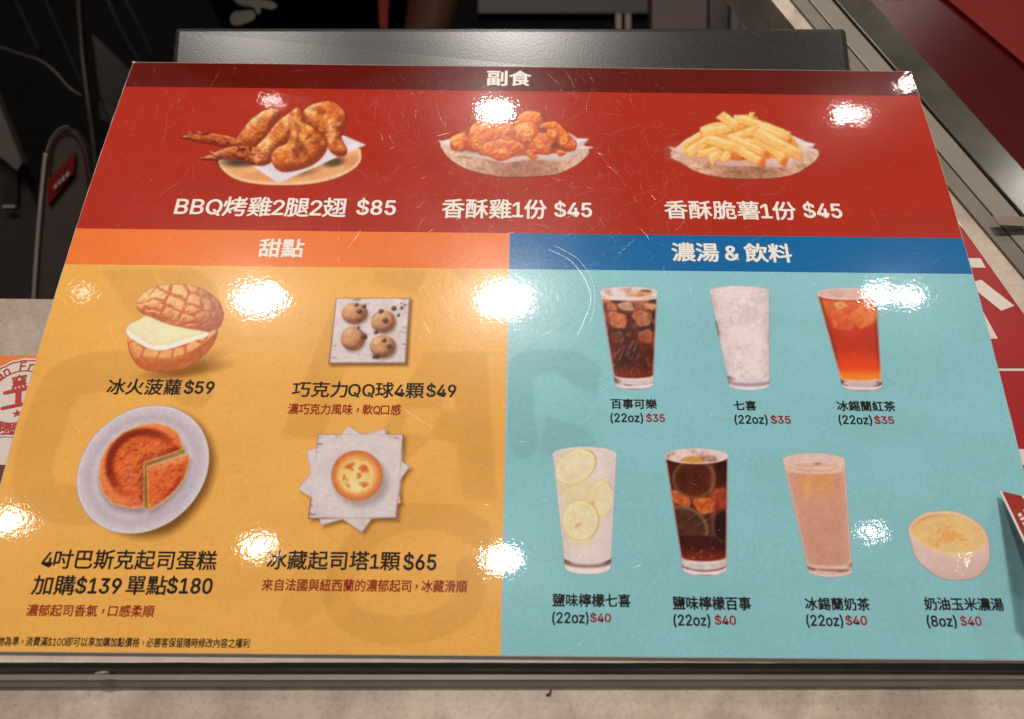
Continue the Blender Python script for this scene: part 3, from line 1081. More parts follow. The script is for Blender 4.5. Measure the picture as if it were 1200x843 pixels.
def whiteboard(p, q, seed):
    d = p.poly(q, False)
    p.lay(d, (150, 116, 104))
    q2 = [(q[0][0] + 2, q[0][1] + 2), (q[1][0] - 9, q[1][1] + 2), (q[2][0] - 10, q[2][1] - 12), (q[3][0] + 10, q[3][1] - 10)]
    d = p.poly(q2, False)
    c = mixc((210, 190, 186), (232, 216, 212), p.n(14, seed, 3))
    c = mixc(c, (150, 126, 124), ss(.66, .80, p.n(3.2, seed + 4, 3, .35, 1.5)) * ss(16, 2, d) * .9)
    c = mixc(c, (150, 126, 124), ss(.74, .84, p.n(3., seed + 8, 3, .3, 1.6)) * .6)
    p.lay(d, c)


whiteboard(p, BB, 70)
for i, (cx, cy, rx, ry) in enumerate([(453, 165, 90, 73), (655, 222, 85, 79), (440, 342, 84, 83), (652, 398, 90, 79)]):
    soft(p, p.ell(cx + 8, cy + 10, rx * 1.04, ry * 1.04), 2.4, (150, 122, 112), .85)
    d = p.ell(cx, cy, rx, ry)
    sh = p.shade(d, 12, (p.n(3, 5 + i, 3) - .5) * 1.0, (-.4, -.5, .7), 1)
    c = mixc((128, 74, 44), (206, 148, 104), ss(.1, .75, sh))
    c = mixc(c, (230, 180, 136), ss(.85, 1.0, sh))
    c = mixc(c, (180, 118, 78), ss(.5, .8, p.n(5, 15 + i, 3)) * .4)
    p.lay(d, c)
for (x, y, r) in [(468, 105, 15), (520, 116, 16), (488, 152, 22), (487, 212, 14), (640, 150, 18), (670, 216, 23), (605, 297, 17), (520, 328, 25), (480, 266, 12), (662, 355, 18), (695, 398, 21), (610, 465, 24), (590, 470, 14), (730, 130, 20), (785, 126, 13), (806, 106, 9), (762, 178, 12), (782, 95, 6)]:
    d = p.ell(x, y, r, r * .85, r * 9)
    p.lay(d, mixc((74, 44, 38), (140, 100, 84), ss(.6, 1, p.shade(d, 3, None, (-.4, -.5, .6)))))
emit_picture(p, P_ye, 'four chocolate chip dough balls on a white board', .45)

# ---- cheese tart
p = Pic(344, 494, 488, 636, 340, 495, 6.244)
Q1, Q2, Q3 = [(425, 25), (875, 325), (525, 805), (58, 490)], [(695, 50), (810, 590), (225, 755), (120, 210)], [(205, 88), (832, 88), (782, 708), (132, 708)]
for q in (Q1, Q2, Q3):
    soft(p, p.poly([(x + 22, y + 22) for x, y in q], False) - 1, 5, (136, 84, 26), .6)
p.lay(p.poly(Q1, False), mixc((212, 194, 192), (228, 212, 208), p.n(16, 5)))
p.lay(p.poly(Q2, False), mixc((216, 198, 196), (230, 214, 210), p.n(16, 6)))
whiteboard(p, Q3, 90)
d = p.poly([(215, 190), (420, 96), (690, 100), (800, 180), (815, 320), (790, 560), (660, 690), (330, 700), (165, 560), (150, 420)])
soft(p, d, 4, (224, 208, 205), .95)
p.blend(np.clip(ss(0, 2, p.poly(Q1, False)) * ss(.52, .7, p.n(26, 44, 3)) * .25, 0, 1), (200, 182, 180))
soft(p, p.ell(520, 435, 200, 185), 6, (168, 146, 140), .8)
d = p.ell(490, 390, 188, 183)
ang = np.arctan2(p.CY - 390, p.CX - 490)
rr = 1 - d * 6.244 / 183
rid = .5 + .5 * np.sin(ang * 52 + np.sin(ang * 3))
c = mixc((196, 96, 44), (240, 160, 92), rid * .75 + .25 * p.n(4, 3, 2))
c = mixc(c, (170, 76, 34), ss(.93, 1., rr) * .6)
c = mixc(c, (252, 190, 120), ss(.86, .78, rr) * .5)
p.lay(d, c)
d2 = p.ell(486, 392, 138, 130)
c = mixc((240, 196, 118), (254, 226, 156), p.n(12, 8, 3) * 1.5 - .25)
c = mixc(c, (226, 150, 80), ss(4, 0, d2) * .5)
p.lay(d2, c)
bl = p.n(7.5, 23, 3)
p.blend(ss(.56, .66, bl) * ss(0, 3, p.ell(490, 395, 112, 108)) * .9, mixc((228, 128, 54), (176, 62, 26), ss(.62, .78, bl)))
for (x, y, rx, ry, a) in [(432, 318, 40, 16, -25), (540, 455, 32, 18, 5), (505, 395, 18, 26, 20), (428, 465, 20, 12, 50), (540, 345, 40, 24, 20), (395, 410, 12, 22, 10)]:
    soft(p, p.ell(x, y, rx, ry, a) + (p.n(3, 2, 2) - .5) * 2, 1.5, (206, 96, 40), .75)
emit_picture(p, P_ye, 'small round cheese tart on white paper squares', .45)


# ---- glasses
class Glass(Pic):
    def __init__(s, x0, y0, x1, y1, ox, oy, sc, TL, TR, yt, BL, BR, yb, rt, rb):
        super().__init__(x0, y0, x1, y1, ox, oy, sc)
        t = (s.CY - yt) / (yb - yt)
        l = TL + (BL - TL) * t
        r = TR + (BR - TR) * t
        s.t = t
        s.s = (s.CX - l) / (r - l) * 2 - 1
        s.l, s.r, s.yt, s.yb, s.rt, s.rb = l, r, yt, yb, rt, rb
        cu = np.sqrt(np.clip(1 - s.s ** 2, 0, 1))
        s.cu = cu
        s.side = np.minimum(s.CX - l, r - s.CX) / sc
        s.body = np.minimum(s.side, np.minimum(s.CY - (yt - rt * cu), (yb + rb * cu) - s.CY) / sc)
        s.front = np.minimum(s.side, np.minimum(s.CY - (yt + rt * cu), (yb + rb * cu) - s.CY) / sc)
        s.rim = np.minimum(s.CY - (yt - rt * cu), (yt + rt * cu) - s.CY) / sc
        s.rim = np.minimum(s.rim, s.side)

    def level(s, y0, r0, y1, r1, inset=3):
        """liquid between the curved levels y0 and y1"""
        m = np.minimum((s.CY - (y0 + r0 * s.cu)), (y1 + r1 * s.cu) - s.CY) / s.sc
        return np.minimum(m, s.side - inset / s.sc)


def glass_base(g, tint=(236, 214, 208), sh=(196, 168, 166)):
    c = mixc(tint, sh, ss(.45, 1, np.abs(g.s)) * .55 + .2 * (g.n(7, 3, 3, 2, .5) - .5))
    g.lay(g.body, c)


def glass_foot(g, y, col=(238, 220, 216), dark=(88, 52, 52)):
    m = np.minimum(g.body, (g.CY - (y + g.rb * .9 * g.cu)) / g.sc)
    c = mixc(col, (200, 176, 176), g.n(5, 31, 3, 1, .4))
    u = (g.CY - (y + g.rb * g.cu)) / (g.yb - y)
    c = mixc(c, (252, 240, 238), np.exp(-((u - .75) / .18) ** 2) * .8)
    c = mixc(c, dark, ss(.6, 1., np.abs(g.s)) * ss(.95, .25, u) * ss(.45, .65, g.n(6, 33, 2)) * .9)
    c = mixc(c, dark, np.exp(-((u - .55) / .08) ** 2) * .8 * ss(.35, .6, g.n(9, 35, 2, .5, 2)))
    c = mixc(c, (168, 62, 52), np.exp(-((u - .93) / .05) ** 2) * .55 * ss(.5, .2, np.abs(g.s)))
    g.lay(m, c)


def glass_rim(g, a=.8, col=(244, 224, 220)):
    k = np.abs(g.rim)
    g.blend(ss(1.4, .2, np.abs(g.rim)) * a * (g.body > -.5), col)
    g.blend(ss(1.2, .3, np.abs(g.side - .6)) * .45 * (g.body > -.3), col)


def ice(g, pts, base, hi, seed, a=.85):
    ctr_ = np.mean(np.array(pts, float), 0)
    q = []
    for i in range(len(pts)):                      # cut the corners so the cube edges melt
        a_, b_ = np.array(pts[i], float), np.array(pts[(i + 1) % len(pts)], float)
        q += [tuple(a_ * .82 + b_ * .18), tuple(a_ * .18 + b_ * .82)]
    d = g.poly(q, True) + (g.n(4, seed + 50, 2) - .5) * 1.6
    sh = g.shade(d, 4, (g.n(5, seed, 3) - .5) * 3, (-.5, -.6, .5), .5)
    soft(g, d + .6, 2.4, tuple(np.array(base) * .62), .35 * a)
    c_ = mixc(base, hi, ss(.45, .95, sh) * .55 + ss(.35, .7, g.n(6, seed + 9, 3)) * .6)
    c_ = mixc(c_, np.array(hi) * .5 + 125, ss(1.6, .2, np.abs(d - .8)) * ss(.5, .7, g.n(5, seed + 13, 2)) * .5)
    g.blend(ss(-1.4, 1.6, d) * a, c_)


# cola
g = Glass(698, 330, 778, 462, 690, 325, 6.02, 80, 483, 108, 186, 454, 762, 38, 30)
glass_base(g)
liq = g.level(150, 16, 688, 26)
c = mixc((96, 30, 16), (44, 16, 14), g.n(14, 3, 4) * 1.6 - .3)
c = mixc(c, (150, 58, 26), ss(.5, 1, np.abs(g.s)) * .5 * ss(.4, .7, g.n(9, 6)))
c = mixc(c, (130, 42, 22), ss(600, 690, g.CY) * .8)
c = mixc(c, (206, 130, 96), ss(300, 160, g.CY) * ss(.35, .65, g.n(9, 9, 4)) * .85)
g.lay(liq, c)
ice(g, [(140, 240), (270, 262), (258, 365), (160, 350)], (196, 92, 48), (246, 168, 116), 1)
ice(g, [(300, 265), (370, 228), (445, 262), (430, 340), (350, 350)], (186, 92, 52), (240, 172, 124), 2, .75)
ice(g, [(340, 400), (420, 360), (455, 400), (430, 465), (370, 455)], (170, 76, 38), (222, 140, 92), 3, .7)
g.blend(ss(.5, .75, g.n(8, 71, 3)) * ss(560, 420, g.CY) * ss(0, 1, liq) * .55, (170, 82, 50))
ice(g, [(150, 400), (230, 380), (250, 450), (170, 470)], (128, 56, 36), (176, 100, 70), 14, .55)
ice(g, [(395, 180), (470, 190), (465, 230), (400, 225)], (220, 140, 90), (250, 196, 140), 4, .8)
ice(g, [(190, 190), (290, 170), (330, 240), (230, 232)], (226, 160, 130), (250, 214, 196), 5, .7)
ice(g, [(130, 180), (190, 190), (200, 235), (130, 225)], (190, 92, 56), (236, 160, 120), 6, .7)
g.blend(ss(.70, .82, g.n(2.2, 15, 2)) * ss(500, 660, g.CY) * ss(0, 1, liq) * .6, (214, 120, 82))
rng = random.Random(3)
for k in range(26):
    x, y = rng.uniform(170, 350), rng.uniform(470, 590)
    l = rng.uniform(14, 46)
    g.blend(ss(-.25, .25, g.cap(x, y, x + l * .45, y - l, 2.2)[0]) * .5, (206, 170, 160))
g.lay(g.rim, mixc((232, 206, 200), (200, 148, 138), ss(.4, .7, g.n(8, 12, 4))), .9)
ice(g, [(285, 130), (345, 98), (445, 100), (440, 140), (340, 148)], (196, 110, 66), (250, 190, 112), 9, .8)
g.blend(ss(0, .5, g.ell(405, 98, 44, 12, 4)) * .7, (92, 50, 36))
glass_rim(g)
glass_foot(g, 700)
emit_picture(g, P_te, 'tall glass of iced cola', .5)

# clear lemon lime soda
g = Glass(828, 330, 908, 462, 820, 325, 6.02, 70, 488, 100, 208, 490, 762, 36, 34)
glass_base(g, (236, 216, 212), (206, 184, 184))
g.blend(ss(.42, .62, g.n(5, 91, 4, 1.4, .6)) * .18 * (g.body > 0), (250, 238, 234))
g.blend(ss(.55, .75, g.n(7, 95, 4, 1.2, .8)) * ss(400, 150, g.CY) * .3 * (g.body > 1), (186, 172, 176))
g.blend(ss(.78, 1., np.abs(g.s)) * .35 * (g.body > 0), (168, 160, 166))
for (x_, y_) in [(200, 150), (300, 165), (400, 150), (350, 260), (250, 290), (180, 320), (420, 300)]:
    g.blend(ss(.8, .1, np.abs(g.ell(x_, y_, 46, 34, x_))) * .5 * (g.body > 1), (196, 176, 176))
g.blend(ss(.5, .75, g.n(9, 5, 4)) * .5 * (g.body > 0), (240, 224, 220))
ice(g, [(290, 220), (400, 205), (420, 310), (300, 335), (265, 280)], (222, 198, 192), (236, 218, 212), 3, .3)
ice(g, [(125, 230), (190, 200), (200, 250), (150, 255)], (232, 212, 200), (242, 228, 212), 4, .4)
g.blend(ss(.70, .80, g.n(2.0, 25, 2)) * ss(300, 460, g.CY) * ss(1, 3, g.body) * .5, (190, 164, 162))
g.blend(ss(1.6, .3, np.abs(g.side - .4)) * ss(290, 330, g.CY) * ss(430, 400, g.CY) * (g.s < 0) * .9, (86, 62, 62))
g.blend(ss(1.6, .3, np.abs(g.side - .8)) * ss(340, 400, g.CY) * ss(560, 450, g.CY) * (g.s > 0) * .4, (150, 120, 120))
glass_rim(g, .7, (240, 224, 220))
m = np.minimum(g.body, (g.CY - (690 + 24 * g.cu)) / g.sc)
c = mixc((214, 196, 204), (232, 218, 218), g.n(7, 8, 3, .6, 1.5))
c = mixc(c, (104, 76, 90), ss(.55, 1, -g.s) * ss(760, 700, g.CY) * .85)
c = mixc(c, (136, 102, 112), np.exp(-((g.CY - (738 + 22 * g.cu)) / 12) ** 2) * .6)
c = mixc(c, (246, 236, 234), ss(752, 766, g.CY - 22 * g.cu))
g.lay(m, c)
emit_picture(g, P_te, 'tall glass of clear fizzy drink with ice', .5)

# iced black tea
g = Glass(954, 332, 1040, 464, 945, 325, 6.02, 76, 492, 118, 256, 533, 772, 38, 30)
glass_base(g, (236, 190, 170), (206, 140, 116))
liq = g.level(128, 22, 706, 22)
c = mixc((222, 96, 42), (190, 48, 18), ss(180, 420, g.CY) + .4 * (g.n(12, 3) - .5))
c = mixc(c, (230, 74, 26), ss(480, 640, g.CY))
c = mixc(c, (250, 140, 48), ss(630, 715, g.CY))
c = mixc(c, (96, 26, 18), ss(.80, 1.0, np.abs(g.s)) * ss(700, 560, g.CY) * .85)
g.lay(liq, c)
ice(g, [(165, 250), (250, 210), (335, 320), (312, 380), (190, 360)], (222, 92, 38), (246, 150, 78), 1, .65)
ice(g, [(300, 265), (400, 195), (490, 215), (495, 305), (380, 372)], (232, 112, 44), (253, 168, 84), 2, .7)
ice(g, [(190, 190), (250, 165), (300, 200), (230, 235)], (236, 140, 70), (255, 206, 130), 3, .8)
ice(g, [(110, 165), (180, 170), (190, 230), (130, 220)], (214, 96, 44), (240, 160, 100), 4, .6)
g.lay(g.rim, mixc((232, 196, 184), (214, 160, 140), g.n(8, 12, 4)), .95)
g.blend(ss(.8, .1, np.abs((g.CY - (150 + 26 * g.cu - 10)) / g.sc)) * .6 * ss(1, 2, g.side), (104, 40, 24))
glass_rim(g)
glass_foot(g, 716, (224, 196, 188), (92, 46, 44))
emit_picture(g, P_te, 'tall glass of iced black tea', .5)

# salted lemon soda
g = Glass(642, 518, 730, 682, 635, 515, 4.96, 64, 432, 90, 136, 398, 748, 44, 36)
glass_base(g, (234, 214, 206), (220, 196, 188))
g.blend(ss(0, 6, g.level(240, 0, 620, 20)) * .5 * ss(.9, .3, np.abs(g.s + .2)), (232, 212, 160))


def lemon(g, cx, cy, rx, ry, ang, clip=None, a=.9):
    d = g.ell(cx, cy, rx, ry, ang)
    if clip is not None:
        d = np.minimum(d, clip)
    r = 1 - g.ell(cx, cy, rx, ry, ang) * g.sc / min(rx, ry)
    c = mixc((242, 226, 184), (234, 216, 168), g.n(7, int(cx), 3))
    c = mixc(c, (244, 232, 196), ss(.80, .86, r))
    c = mixc(c, (234, 204, 110), ss(.90, .96, r))
    c = mixc(c, (168, 122, 30), ss(.3, .8, (g.CX - cx) / rx) * ss(.93, .98, r) * .7)
    th = np.arctan2(g.CY - cy, g.CX - cx)
    c = mixc(c, (246, 234, 190), ss(.90, 1., np.abs(np.cos(th * 4.5))) * ss(.8, .6, r) * .12)
    g.blend(np.clip(d + .5, 0, 1) * a, c)


lemon(g, 345, 340, 70, 108, 0, g.side - 3)
lemon(g, 195, 160, 132, 92, -32, np.minimum(g.side - 1.5, (g.CY - 52) / g.sc))
lemon(g, 225, 470, 108, 120, 0, g.side - 2)
g.blend(np.clip(g.ell(225, 300, 120, 70), 0, 1) * .35, (232, 210, 150))
soft(g, g.ell(210, 500, 22, 10, -40), 1.5, (216, 150, 110), .7)
soft(g, g.ell(296, 366, 8, 14, 0), 1.2, (210, 150, 100), .6)
g.blend(ss(.5, .1, np.abs(g.rim - .3)) * .0, (0, 0, 0))
g.blend(ss(1.1, .2, np.abs((g.CY - (g.yt + g.rt * g.cu)) / g.sc)) * .5 * (g.body > 0), (206, 176, 164))
glass_rim(g, .8, (244, 230, 224))
m = np.minimum(g.body, (g.CY - (690 + 30 * g.cu)) / g.sc)
c = mixc((232, 212, 206), (214, 188, 184), g.n(7, 8, 3))
c = mixc(c, (72, 42, 40), ss(.55, .85, np.abs(g.s)) * ss(745, 700, g.CY) * .85)
c = mixc(c, (120, 74, 70), np.exp(-((g.CY - (708 + 30 * g.cu)) / 9) ** 2) * .7)
c = mixc(c, (242, 228, 222), ss(716, 735, g.CY - 30 * g.cu))
g.lay(m, c)
emit_picture(g, P_te, 'tall clear glass with three lemon slices', .5)

# salted lemon cola
g = Glass(775, 518, 862, 684, 770, 515, 4.96, 46, 412, 98, 150, 404, 758, 42, 36)
glass_base(g)
liq = g.level(104, 36, 680, 30)
c = mixc((90, 28, 18), (40, 14, 12), g.n(14, 13, 4) * 1.5 - .2)
c = mixc(c, (168, 62, 28), np.exp(-((g.CY - 350) / 60) ** 2) * .7)
c = mixc(c, (62, 22, 18), ss(500, 580, g.CY) * .7)
c = mixc(c, (140, 48, 26), ss(620, 700, g.CY) * .8)
g.lay(liq, c)
ice(g, [(85, 290), (190, 330), (190, 400), (100, 370)], (190, 78, 28), (240, 150, 78), 1, .8)
ice(g, [(200, 350), (310, 340), (340, 420), (250, 440)], (198, 84, 30), (248, 160, 84), 2, .8)
ice(g, [(330, 290), (400, 280), (400, 420), (320, 450)], (150, 50, 28), (206, 106, 60), 3, .6)


def darklemon(g, cx, cy, rx, ry, ang, clip, core, ringc):
    e = g.ell(cx, cy, rx, ry, ang)
    r = 1 - e * g.sc / min(rx, ry)
    d = np.minimum(e, clip)
    c = mixc(core, tuple(np.array(core) * .6), g.n(8, int(cx), 3))
    c = mixc(c, ringc, ss(.80, .92, r) * .9)
    g.blend(np.clip(d + .5, 0, 1) * .85, c)


darklemon(g, 215, 230, 128, 115, 0, np.minimum(g.side - 2, (g.CY - 140) / g.sc), (110, 40, 22), (120, 84, 46))
darklemon(g, 150, 510, 155, 120, 20, np.minimum(g.side - 2, (560 - g.CY) / g.sc), (104, 62, 38), (128, 108, 74))
darklemon(g, 390, 500, 70, 100, 0, g.side - 2, (52, 22, 18), (90, 50, 34))
soft(g, g.cap(320, 150, 322, 560, 14)[0], 2.5, (196, 120, 100), .28)
g.blend(ss(.70, .82, g.n(2.2, 15, 2)) * ss(560, 680, g.CY) * ss(0, 1, liq) * .55, (220, 128, 90))
g.lay(g.rim, mixc((232, 206, 200), (190, 128, 110), ss(.45, .7, g.n(9, 14, 4))), .9)
g.blend(np.clip(np.minimum(g.ell(205, 128, 78, 32), g.rim), 0, 1) * .9, (204, 146, 62))
ice(g, [(245, 90), (330, 98), (350, 125), (270, 130)], (150, 84, 60), (226, 178, 150), 7, .7)
glass_rim(g)
glass_foot(g, 694)
emit_picture(g, P_te, 'tall glass of cola with dark lemon slices', .5)

# milk tea
g = Glass(912, 520, 1004, 684, 905, 515, 4.816, 60, 410, 122, 205, 450, 745, 42, 32)
glass_base(g, (234, 200, 184), (220, 172, 150))
liq = g.level(176, 20, 690, 26, 6)
c = mixc((218, 158, 130), (208, 152, 130), ss(250, 500, g.CY))
c = mixc(c, (222, 152, 104), np.exp(-((g.CY - 240) / 70) ** 2) * ss(.9, .2, np.abs(g.s)) * .9)
c = mixc(c, (214, 166, 146), ss(.6, 1, np.abs(g.s)) * .7)
c = c * (.97 + .06 * g.n(4, 5, 3))[..., None]
g.lay(liq, c)
soft(g, g.ell(200, 265, 16, 50, 5), 5, (240, 184, 110), .7)
soft(g, g.ell(310, 240, 22, 45, -5), 6, (232, 160, 96), .6)
soft(g, g.ell(370, 270, 14, 30, 0), 5, (200, 122, 92), .4)
g.lay(g.rim, (230, 196, 184), .7)
e = g.ell(242, 160, 140, 30)
g.blend(np.clip(e + .5, 0, 1) * .9, mixc((228, 178, 154), (176, 106, 84), ss(.5, .72, g.n(8, 12, 4, .7, 2))))
g.blend(ss(1.3, .2, np.abs(e)) * .5, (240, 206, 186))
glass_rim(g, .8, (240, 212, 200))
m = np.minimum(g.body, (g.CY - (694 + 26 * g.cu)) / g.sc)
c = mixc((236, 204, 190), (222, 186, 172), g.n(7, 8, 3))
c = mixc(c, (132, 74, 62), np.exp(-((g.CY - (716 + 28 * g.cu)) / 10) ** 2) * ss(.35, .6, g.n(9, 35, 2, .6, 2)) * .9)
c = mixc(c, (120, 70, 60), ss(.7, .95, g.s) * ss(740, 700, g.CY) * .7)
c = mixc(c, (238, 212, 202), ss(738, 750, g.CY - 24 * g.cu))
g.lay(m, c)
emit_picture(g, P_te, 'tall glass of iced milk tea', .5)

# corn soup
p = Pic(1060, 594, 1166, 684, 1050, 560, 6.02)
d = p.poly([(85, 370), (100, 330), (150, 280), (220, 245), (330, 232), (440, 245), (540, 290), (610, 350), (650, 420), (662, 500), (655, 600), (600, 680), (520, 715), (400, 722), (300, 700), (200, 630), (140, 560), (110, 470)])
soft(p, d - 1, 2, (110, 140, 138), .4)
c = mixc((230, 198, 186), (214, 178, 166), ss(500, 720, p.CY) * .7)
c = mixc(c, (234, 196, 176), ss(150, 60, p.CX + p.CY * .1 - 60) * .6)
p.lay(d, c)
d = p.poly([(90, 372), (104, 330), (150, 284), (222, 250), (330, 238), (440, 250), (540, 295), (608, 352), (645, 425), (640, 470), (590, 520), (510, 548), (410, 556), (300, 536), (190, 482), (120, 428)])
p.lay(d, (240, 204, 168))
d = p.poly([(104, 376), (118, 335), (165, 294), (230, 266), (330, 256), (440, 266), (532, 308), (598, 362), (632, 430), (624, 466), (578, 508), (504, 536), (410, 545), (304, 524), (200, 472), (130, 422)])
c = mixc((232, 190, 124), (238, 204, 144), p.n(14, 3, 3))
c = mixc(c, (206, 150, 92), ss(6, 1, d) * ss(360, 260, p.CY * .8 + p.CX * .3) * .8)
c = mixc(c, (246, 214, 158), ss(3, .5, d) * ss(380, 520, p.CY))
p.lay(d, c)
rng = random.Random(5)
for k in range(44):
    x, y = rng.gauss(365, 55), rng.gauss(412, 30)
    a = rng.uniform(0, 3.1)
    l = rng.uniform(6, 20)
    soft(p, p.cap(x - l * math.cos(a), y - l * math.sin(a), x + l * math.cos(a), y + l * math.sin(a), 6)[0], .8, (240, rng.randint(150, 182), rng.randint(70, 100)), .7)
for (x, y) in [(290, 480), (490, 476), (300, 440), (330, 400)]:
    soft(p, p.ell(x, y, 13, 9, 20), .8, (234, 156, 80), .8)
emit_picture(p, P_te, 'white bowl of creamy corn soup', .5)

# ------------------------------------------------------------------ worn laminate: fine scratches
m_scr, nt, pb, L = newmat('scratch')
pb.inputs['Base Color'].default_value = (.8, .78, .76, 1)
pb.inputs['Roughness'].default_value = .16
pb.inputs['Specular IOR Level'].default_value = 1.
pb.inputs['Alpha'].default_value = .20


def scratch_mesh(lines, name, half=.00006, ht=.00003):
    V, F = [], []
    for pts in lines:
        n0 = len(V)
        ht = half * math.tan(math.radians(rng.choice([3, 5, 8, 12, 20])))
        for i, (u, v) in enumerate(pts):
            a = pts[max(i - 1, 0)]
            b = pts[min(i + 1, len(pts) - 1)]
            tx, ty = b[0] - a[0], b[1] - a[1]
            l = math.hypot(tx, ty) + 1e-9
            nx, ny = -ty / l * half, tx / l * half
            z = float(zf(np.array(v))) + .00012
            k = 0 if i in (0, len(pts) - 1) else 1
            V += [(u - W / 2 - nx * k, v - ny * k, z), (u - W / 2, v, z + ht * k), (u - W / 2 + nx * k, v + ny * k, z)]
        for i in range(len(pts) - 1):
            a = n0 + i * 3
            F += [(a, a + 3, a + 4, a + 1), (a + 1, a + 4, a + 5, a + 2)]
    o = mesh_obj(name, V, F, m_scr)
    adopt(o, menu)
    return o


rng = random.Random(11)
hot = [on_sheet(np.array(float(x)), np.array(float(y))) for x, y in [(590, 350), (582, 140), (640, 300), (600, 120), (600, 560), (560, 700), (660, 200), (590, 640)]]
lines = []
for k in range(1700):
    if k < 1250:
        h = rng.choice(hot)
        u, v = h[0] + W / 2 + rng.gauss(0, .035), h[1] + rng.gauss(0, .024)
    else:
        u, v = rng.uniform(.005, W - .005), rng.uniform(.005, H - .005)
    a = rng.choice([rng.uniform(0, math.pi), rng.gauss(1.9, .25), rng.gauss(.5, .3)])
    ln = min(.03, rng.expovariate(1 / .004) + .001)
    cv = rng.gauss(0, .5)
    pts = []
    for i in range(5):
        pts.append((u, v))
        u += math.cos(a) * ln / 4
        v += math.sin(a) * ln / 4
        a += cv * .15
    if all(.001 < x < W - .001 and .001 < y < H - .001 for x, y in pts):
        lines.append(pts)
sc_o = scratch_mesh(lines, 'scratches')
setp(sc_o, 'fine scratches in the glossy laminate', kind='stuff')
m_dust, nt, pb, L = newmat('dust')
pb.inputs['Base Color'].default_value = (.8, .72, .68, 1)
pb.inputs['Roughness'].default_value = .6
pb.inputs['Alpha'].default_value = .30
V, F = [], []
for k in range(1500):
    if k < 800:
        h = rng.choice(hot)
        u, v = h[0] + W / 2 + rng.gauss(0, .05), h[1] + rng.gauss(0, .03)
    else:
        u, v = rng.uniform(.004, W - .004), H - abs(rng.gauss(0, .08))
    if not (.002 < u < W - .002 and .002 < v < H - .002):
        continue
    r_ = rng.choice([.00008, .00010, .00012, .00016, .00028])
    n0 = len(V)
    a0_, el_ = rng.uniform(0, 3), rng.uniform(.4, 1)
    for q in range(7):
        t = q * 2 * math.pi / 7
        x_, y_ = r_ * math.cos(t) * rng.uniform(.6, 1.2), r_ * el_ * math.sin(t) * rng.uniform(.6, 1.2)
        x_, y_ = x_ * math.cos(a0_) - y_ * math.sin(a0_), x_ * math.sin(a0_) + y_ * math.cos(a0_)
        V.append((u + x_ - W / 2, v + y_, float(zf(np.array(v))) + .00016))
    F.append(tuple(range(n0, n0 + 7)))
du = mesh_obj('dust_specks', V, F, m_dust)
adopt(du, menu)
setp(du, 'tiny pale dust specks on the laminate', kind='stuff')
# the long curved scuff right of the brightest lamp reflection and a few long ones below it
lines = []
for (pp) in [[(640, 292), (668, 306), (686, 330), (692, 352), (684, 376), (676, 394)],
             [(648, 288), (676, 304), (693, 330), (696, 356), (690, 380)],
             
             [(595, 500), (615, 494), (645, 489)], [(600, 508), (640, 498), (668, 494)], [(630, 530), (655, 520), (672, 508)],
             [(548, 292), (540, 300), (524, 316)], [(470, 478), (490, 492), (508, 502)], [(652, 70), (668, 92), (672, 104)],
             [(556, 388), (564, 391)], [(640, 86), (656, 100)], [(815, 745), (824, 728)], [(700, 462), (712, 452), (722, 444)]]:
    q = [on_sheet(np.array(float(x)), np.array(float(y))) for x, y in smooth_line(pp, 5)]
    q = [(a[0] + W / 2, a[1]) for a in q if a[1] < H]
    for off in (0, .0004):
        lines.append([(a + off + rng.gauss(0, .00005), b + off * .3) for a, b in q])
sc_o = scratch_mesh(lines, 'scratches', .00006, .00004)
setp(sc_o, 'long curved scuff marks in the laminate', kind='stuff')

# ================================================================== front rail below the sheet
m_clear = plain_mat('frosted_acrylic_edge', (222, 206, 192), .3, .5, var=.12, scale=90, bump=.3, bscale=200)
m_darkg = plain_mat('dark_green_acrylic', (72, 76, 68), .25, .5, var=.25, scale=60)
m_brown = plain_mat('brown_sealant', (120, 100, 90), .6, .4, var=.25, scale=60)
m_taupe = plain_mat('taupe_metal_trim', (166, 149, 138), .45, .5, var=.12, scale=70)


def bline(yl, yr, z):
    """a line across the picture at the front of the counter, well past both frame sides"""
    A = on_plane(np.array(0.), np.array(float(yl)), z)
    B = on_plane(np.array(1200.), np.array(float(yr)), z)
    d = (B - A)
    return A - d * .12, B + d * .12


rail = empty('display_rail', (0, -.01, COUNTER_Z), 'layered acrylic and metal strip along the front edge below the menu', 'counter trim')


def strip(name, l0, l1, m, thick, wob=0.):
    a0, b0 = bline(*l0)
    a1, b1 = bline(*l1)
    N = 60
    bm = bmesh.new()
    R = []
    rg = random.Random(hash(name) % 99 if False else len(name))
    for i in range(N + 1):
        t = i / N
        p0 = a0 + (b0 - a0) * t
        p1 = a1 + (b1 - a1) * t + np.array([0, rg.uniform(-1, 1) * wob, 0])
        R.append([bm.verts.new(tuple(p0)), bm.verts.new(tuple(p1)), bm.verts.new((p1[0], p1[1], p1[2] - thick)), bm.verts.new((p0[0], p0[1], p0[2] - thick))])
    for i in range(N):
        for k in range(4):
            bm.faces.new((R[i][k], R[i][(k + 1) % 4], R[i + 1][(k + 1) % 4], R[i + 1][k]))
    bm.faces.new(R[0])
    bm.faces.new(R[-1][::-1])
    return bm_obj(name, bm, m, rail)


